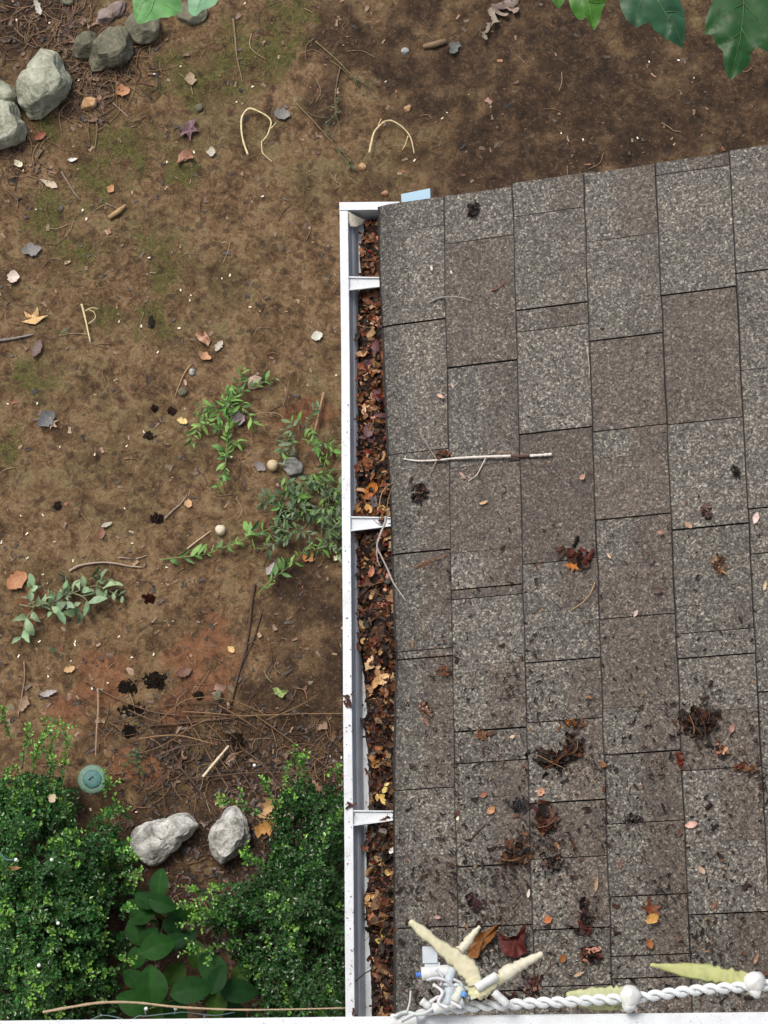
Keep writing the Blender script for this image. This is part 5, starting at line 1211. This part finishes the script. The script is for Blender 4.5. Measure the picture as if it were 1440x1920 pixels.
s_leaf = Z3b([(400,-220),(330,-180),(310,-80),(318,0),(330,40),(350,75),(372,97),(400,103),(412,92),(414,60),(424,95),(445,130),(464,158),(478,140),(496,112),(504,62),(500,25),(528,12),(535,-30),(520,-130),(470,-190)])
t_leaf = Z3b([(250,-150),(200,-80),(222,0),(245,28),(262,42),(285,25),(300,0),(312,-60),(290,-130)])
g1, g2, g3 = (.014, .064, .014), (.024, .080, .036), (.040, .135, .014)
tp = on_z(1390, -180, FZ + .2)
fig_tree('fig tree reaching in with lobed leaves at the upper right', tp.x, on_z(1390, -330, 0).y,
  [(r_leaf, FZ, [Z3b([(1310,-320),(1305,0),(1298,100),(1285,215),(1240,415)]), Z3b([(1306,20),(1210,70),(1110,160)]), Z3b([(1304,20),(1390,110),(1440,250)]), Z3b([(1292,160),(1340,240),(1345,290)]), Z3b([(1290,180),(1220,230),(1170,240)]), Z3b([(1306,-150),(1200,-60),(1140,0)]), Z3b([(1306,-150),(1430,-60),(1540,0)])], g1, .008, (.02, .08), 4),
   (m_leaf, FZ + .03, [Z3b([(765,-320),(780,-40),(860,70),(920,140),(965,225)]), Z3b([(770,-60),(720,20),(690,140)]), Z3b([(860,70),(930,60),(970,80)]), Z3b([(880,95),(880,150),(860,195)])], g2, .008, (-.1, .1), 9),
   (s_leaf, FZ - .04, [Z3b([(400,-210),(405,-40),(440,60),(463,150)]), Z3b([(402,-60),(375,20),(385,95)]), Z3b([(420,10),(470,20),(520,12)])], g3, .010, (.1, .15), 14),
   (t_leaf, FZ - .06, [Z3b([(250,-140),(255,-40),(262,38)])], g3, .006, (.1, .1), 17)],
  [on_z(1398, -112, FZ + .012), on_z(1215, -110, FZ + .03), on_z(1092, -72, FZ - .03), on_z(1042, -50, FZ - .05)], 2.3)
Z0 = lambda pts: [(220 + x / 6, y / 6) for x, y in pts]
l1 = Z0([(450,-420),(280,-330),(190,-180),(172,0),(182,130),(208,240),(240,290),(300,282),(420,242),(500,212),(580,218),(650,190),(708,132),(726,60),(720,0),(700,-180),(600,-340)])
l2 = Z0([(980,-380),(850,-260),(785,-90),(790,0),(795,100),(830,160),(890,190),(960,138),(1050,126),(1110,92),(1140,42),(1158,8),(1220,16),(1262,0),(1280,-110),(1200,-280)])
tp2 = on_z(330, -200, FZ)
fig_tree('fig tree reaching in with pale wet leaves at the upper left', tp2.x, on_z(330, -330, 0).y,
  [(l1, FZ + .10, [Z0([(450,-410),(440,-100),(380,120),(300,260)]), Z0([(440,-100),(560,60),(690,130)]), Z0([(430,-60),(280,40),(210,200)])], (.095, .25, .075), .010, (-.1, -.15), 21),
   (l2, FZ + .12, [Z0([(980,-370),(960,-100),(900,50),(885,175)]), Z0([(960,-100),(1050,10),(1110,80)])], (.15, .30, .17), .012, (.35, -.3), 25)],
  [on_z(295, -70, FZ + .11), on_z(383, -64, FZ + .12)], 2.4)

# ================================================================== LIGHT STRING with faded petals along the ledge
SZ = LZ + .012
def sp_(px, py, dz=0.0): return on_z(px, py, SZ + dz)
def light_string():
    root = empty('light_string', 'white twisted light string with faded petal lamps above the ledge', 'light string', tuple(sp_(1000, 1900)))
    run = [(735, 1912), (780, 1909), (813, 1894), (850, 1893), (900, 1886), (960, 1883), (1060, 1880), (1120, 1873), (1181, 1868), (1270, 1861), (1350, 1854), (1415, 1848), (1500, 1842), (1580, 1838)]
    P = path(run, sp_, 14)
    dist = [0]
    for a, b in zip(P, P[1:]): dist.append(dist[-1] + (b - a).length)
    cb = MB()
    wv = lambda d: Vector((0, math.sin(d * 31) * .0016 + math.sin(d * 13) * .0012, math.cos(d * 23) * .0015))
    for ph in (0, math.pi):
        fine = []
        for i in range(len(P) - 1):
            for q in range(6):
                t = q / 6; d = dist[i] * (1 - t) + dist[i + 1] * t; p = P[i].lerp(P[i + 1], t)
                fine.append(p + wv(d) + Vector((0, math.cos(d * 150 + ph), math.sin(d * 150 + ph))) * .0046)
        cb.tube(fine, .0043, (.68, .72, .74), 8, .05)
    put(cb, 'cord', M_CORD, root)
    def ball(px, py, r, nm, col, sq=1.0):
        c = sp_(px, py, .006); mb = MB(); n = 18; vs = []
        for i in range(11):
            a = math.pi * i / 10
            for k in range(n): vs.append(c + Vector((math.sin(a) * math.cos(6.2832 * k / n), math.sin(a) * math.sin(6.2832 * k / n) * sq, math.cos(a))) * r * (1 + .22 * mnoise.noise(Vector((math.sin(a) * math.cos(6.2832 * k / n) * 1.6, math.sin(a) * math.sin(6.2832 * k / n) * 1.6, math.cos(a) * 1.6 + px)))))
        mb.add(vs, [(i * n + (k + 1) % n, i * n + k, (i + 1) * n + k, (i + 1) * n + (k + 1) % n) for i in range(10) for k in range(n)], col); put(mb, nm, M_CORD, root)
    ball(1181, 1869, .0165, 'bulb', (.66, .68, .66)); ball(1415, 1841, .0165, 'bulb', (.68, .69, .67))
    ball(1180, 1884, .011, 'knot', (.6, .63, .63)); ball(1417, 1858, .010, 'knot', (.6, .63, .63))
    def petal(axis, wid, th, col, nm='petal', dz=0.0, saw=.12, rise=0.0):
        P = path(axis, lambda x, y: sp_(x, y, dz), 7); m = len(P); mb = MB(); vs = []; cs = []; k = 8
        for i, p in enumerate(P):
            t = i / (m - 1); d = (P[min(i + 1, m - 1)] - P[max(i - 1, 0)]).normalized(); s = Vector((-d.y, d.x, 0)).normalized()
            w_ = float(np.interp(t, [q / (len(wid) - 1) for q in range(len(wid))], wid)) / 1180 * .5 * (1 + rnd.uniform(-saw, saw) * 1.5)
            for q in range(k):
                a = 6.2832 * q / k; vs.append(p + s * math.cos(a) * w_ + Vector((0, 0, math.sin(a) * th * (1 if math.sin(a) > 0 else .5) + rise * t))); cs.append(jit(col, .10))
        fs = [(i * k + q, i * k + (q + 1) % k, (i + 1) * k + (q + 1) % k, (i + 1) * k + q) for i in range(m - 1) for q in range(k)] + [tuple(range(k - 1, -1, -1)), tuple(range((m - 1) * k, m * k))]
        mb.add(vs, fs, cs); return put(mb, nm, M_PETAL, root)
    cream = (.54, .52, .36); lime = (.40, .43, .18)
    petal([(768, 1727), (790, 1745), (830, 1778), (862, 1803), (884, 1826), (890, 1848)], [9, 18, 24, 34, 38, 24], .0042, cream, dz=.030, rise=.0)
    petal([(900, 1737), (887, 1752), (872, 1772), (858, 1787)], [6, 12, 17, 18], .006, (.58, .57, .44), dz=.018)
    petal([(1017, 1788), (990, 1802), (962, 1817), (938, 1832)], [8, 17, 22, 26], .007, (.60, .58, .46), dz=.024)
    petal([(938, 1832), (915, 1850), (893, 1868)], [22, 26, 18], .007, (.62, .60, .40), dz=.026)
    petal([(890, 1840), (888, 1858), (892, 1872)], [30, 24, 14], .006, (.56, .56, .34), dz=.024)
    o = petal([(1219, 1809), (1270, 1817), (1330, 1825), (1375, 1834), (1412, 1841)], [5, 20, 30, 32, 24], .0022, lime, dz=-.02, saw=.16); o['label'] = 'flat pale lime petal with jagged edge'
    o = petal([(1062, 1865), (1110, 1866), (1150, 1868), (1178, 1870)], [8, 26, 36, 34], .0022, (.44, .47, .26), dz=-.02, saw=.14)
    o = petal([(1085, 1886), (1120, 1889), (1160, 1886), (1176, 1880)], [5, 12, 16, 14], .0022, (.44, .45, .24), dz=-.022, saw=.14)
    def cyl(pts, r, col, nm, dz=.02, mat=M_CORD, n=12):
        P = [sp_(x, y, dz) for x, y in pts]; P = [P[0].lerp(P[-1], t) for t in (0, .04, .3, .34, .6, .96, 1)]
        mb = MB(); mb.tube(P, [r * .9, r, r, r * .93, r, r, r * .85], col, n); return put(mb, nm, mat, root)
    cyl([(790, 1826), (856, 1820)], .0105, (.60, .63, .63), 'socket', .018)
    cyl([(893, 1853), (932, 1829)], .0070, (.60, .63, .63), 'socket', .036)
    cyl([(926, 1860), (952, 1884)], .0064, (.60, .63, .63), 'socket', .026)
    cyl([(790, 1876), (806, 1889)], .0062, (.60, .63, .63), 'socket', .02)
    cyl([(812, 1893), (868, 1875)], .0085, (.60, .63, .63), 'socket', .022)
    cyl([(722, 1920), (782, 1912)], .0100, (.60, .63, .63), 'socket', .02)
    cyl([(838, 1884), (845, 1850)], .0085, (.42, .49, .53), 'socket', .024)
    cyl([(838, 1850), (848, 1816)], .0075, (.44, .51, .55), 'clip', .026)
    cyl([(852, 1878), (866, 1852)], .0075, (.52, .56, .50), 'clip', .028)
    o = cyl([(780, 1828), (791, 1827)], .0036, (.06, .16, .55), 'lamp_tip', .018); o['label'] = 'small blue lamp tip'
    o = cyl([(868, 1869), (872, 1860)], .0048, (.10, .25, .55), 'lamp_tip', .034)
    mb = MB(); a = sp_(792, 1775, .012); b = sp_(820, 1806, .012)
    mb.box((a.x, b.y, a.z - .006), (b.x, a.y, a.z + .004), (.46, .52, .58)); mb.box((a.x + .003, b.y - .012, a.z - .004), (b.x + .004, b.y + .001, a.z + .001), (.52, .58, .62))
    put(mb, 'clip', M_CORD, root, False)
    for pts, q in (([(812, 1846), (830, 1860), (822, 1880), (840, 1890)], .0026), ([(850, 1836), (866, 1846), (858, 1868), (838, 1872)], .0022), ([(800, 1838), (820, 1834), (842, 1842), (860, 1860), (880, 1872)], .0024), ([(838, 1858), (856, 1846), (878, 1856), (886, 1874)], .0028), ([(806, 1880), (826, 1868), (848, 1880), (866, 1890)], .0026), ([(740, 1906), (760, 1898), (790, 1902), (812, 1890)], .0030), ([(752, 1914), (776, 1902), (800, 1898), (820, 1884)], .0028), ([(818, 1818), (830, 1832), (826, 1848)], .0024)):
        mb = MB(); mb.tube(path(pts, lambda x, y: sp_(x, y, rnd.uniform(.022, .036)), 4), q, jit((.52, .56, .58), .2), 6, .2); put(mb, 'wire', M_CORD, root)
    for pts in ([(886, 1836), (905, 1862), (915, 1880)], [(930, 1816), (935, 1840), (925, 1862)], [(762, 1900), (768, 1880), (770, 1858)]):
        mb = MB(); mb.tube(path(pts, lambda x, y: sp_(x, y, .03), 4), .0016, (.16, .15, .14) if pts[0][0] > 800 else (.5, .52, .5), 5); put(mb, 'wire', M_CORD, root)
light_string()
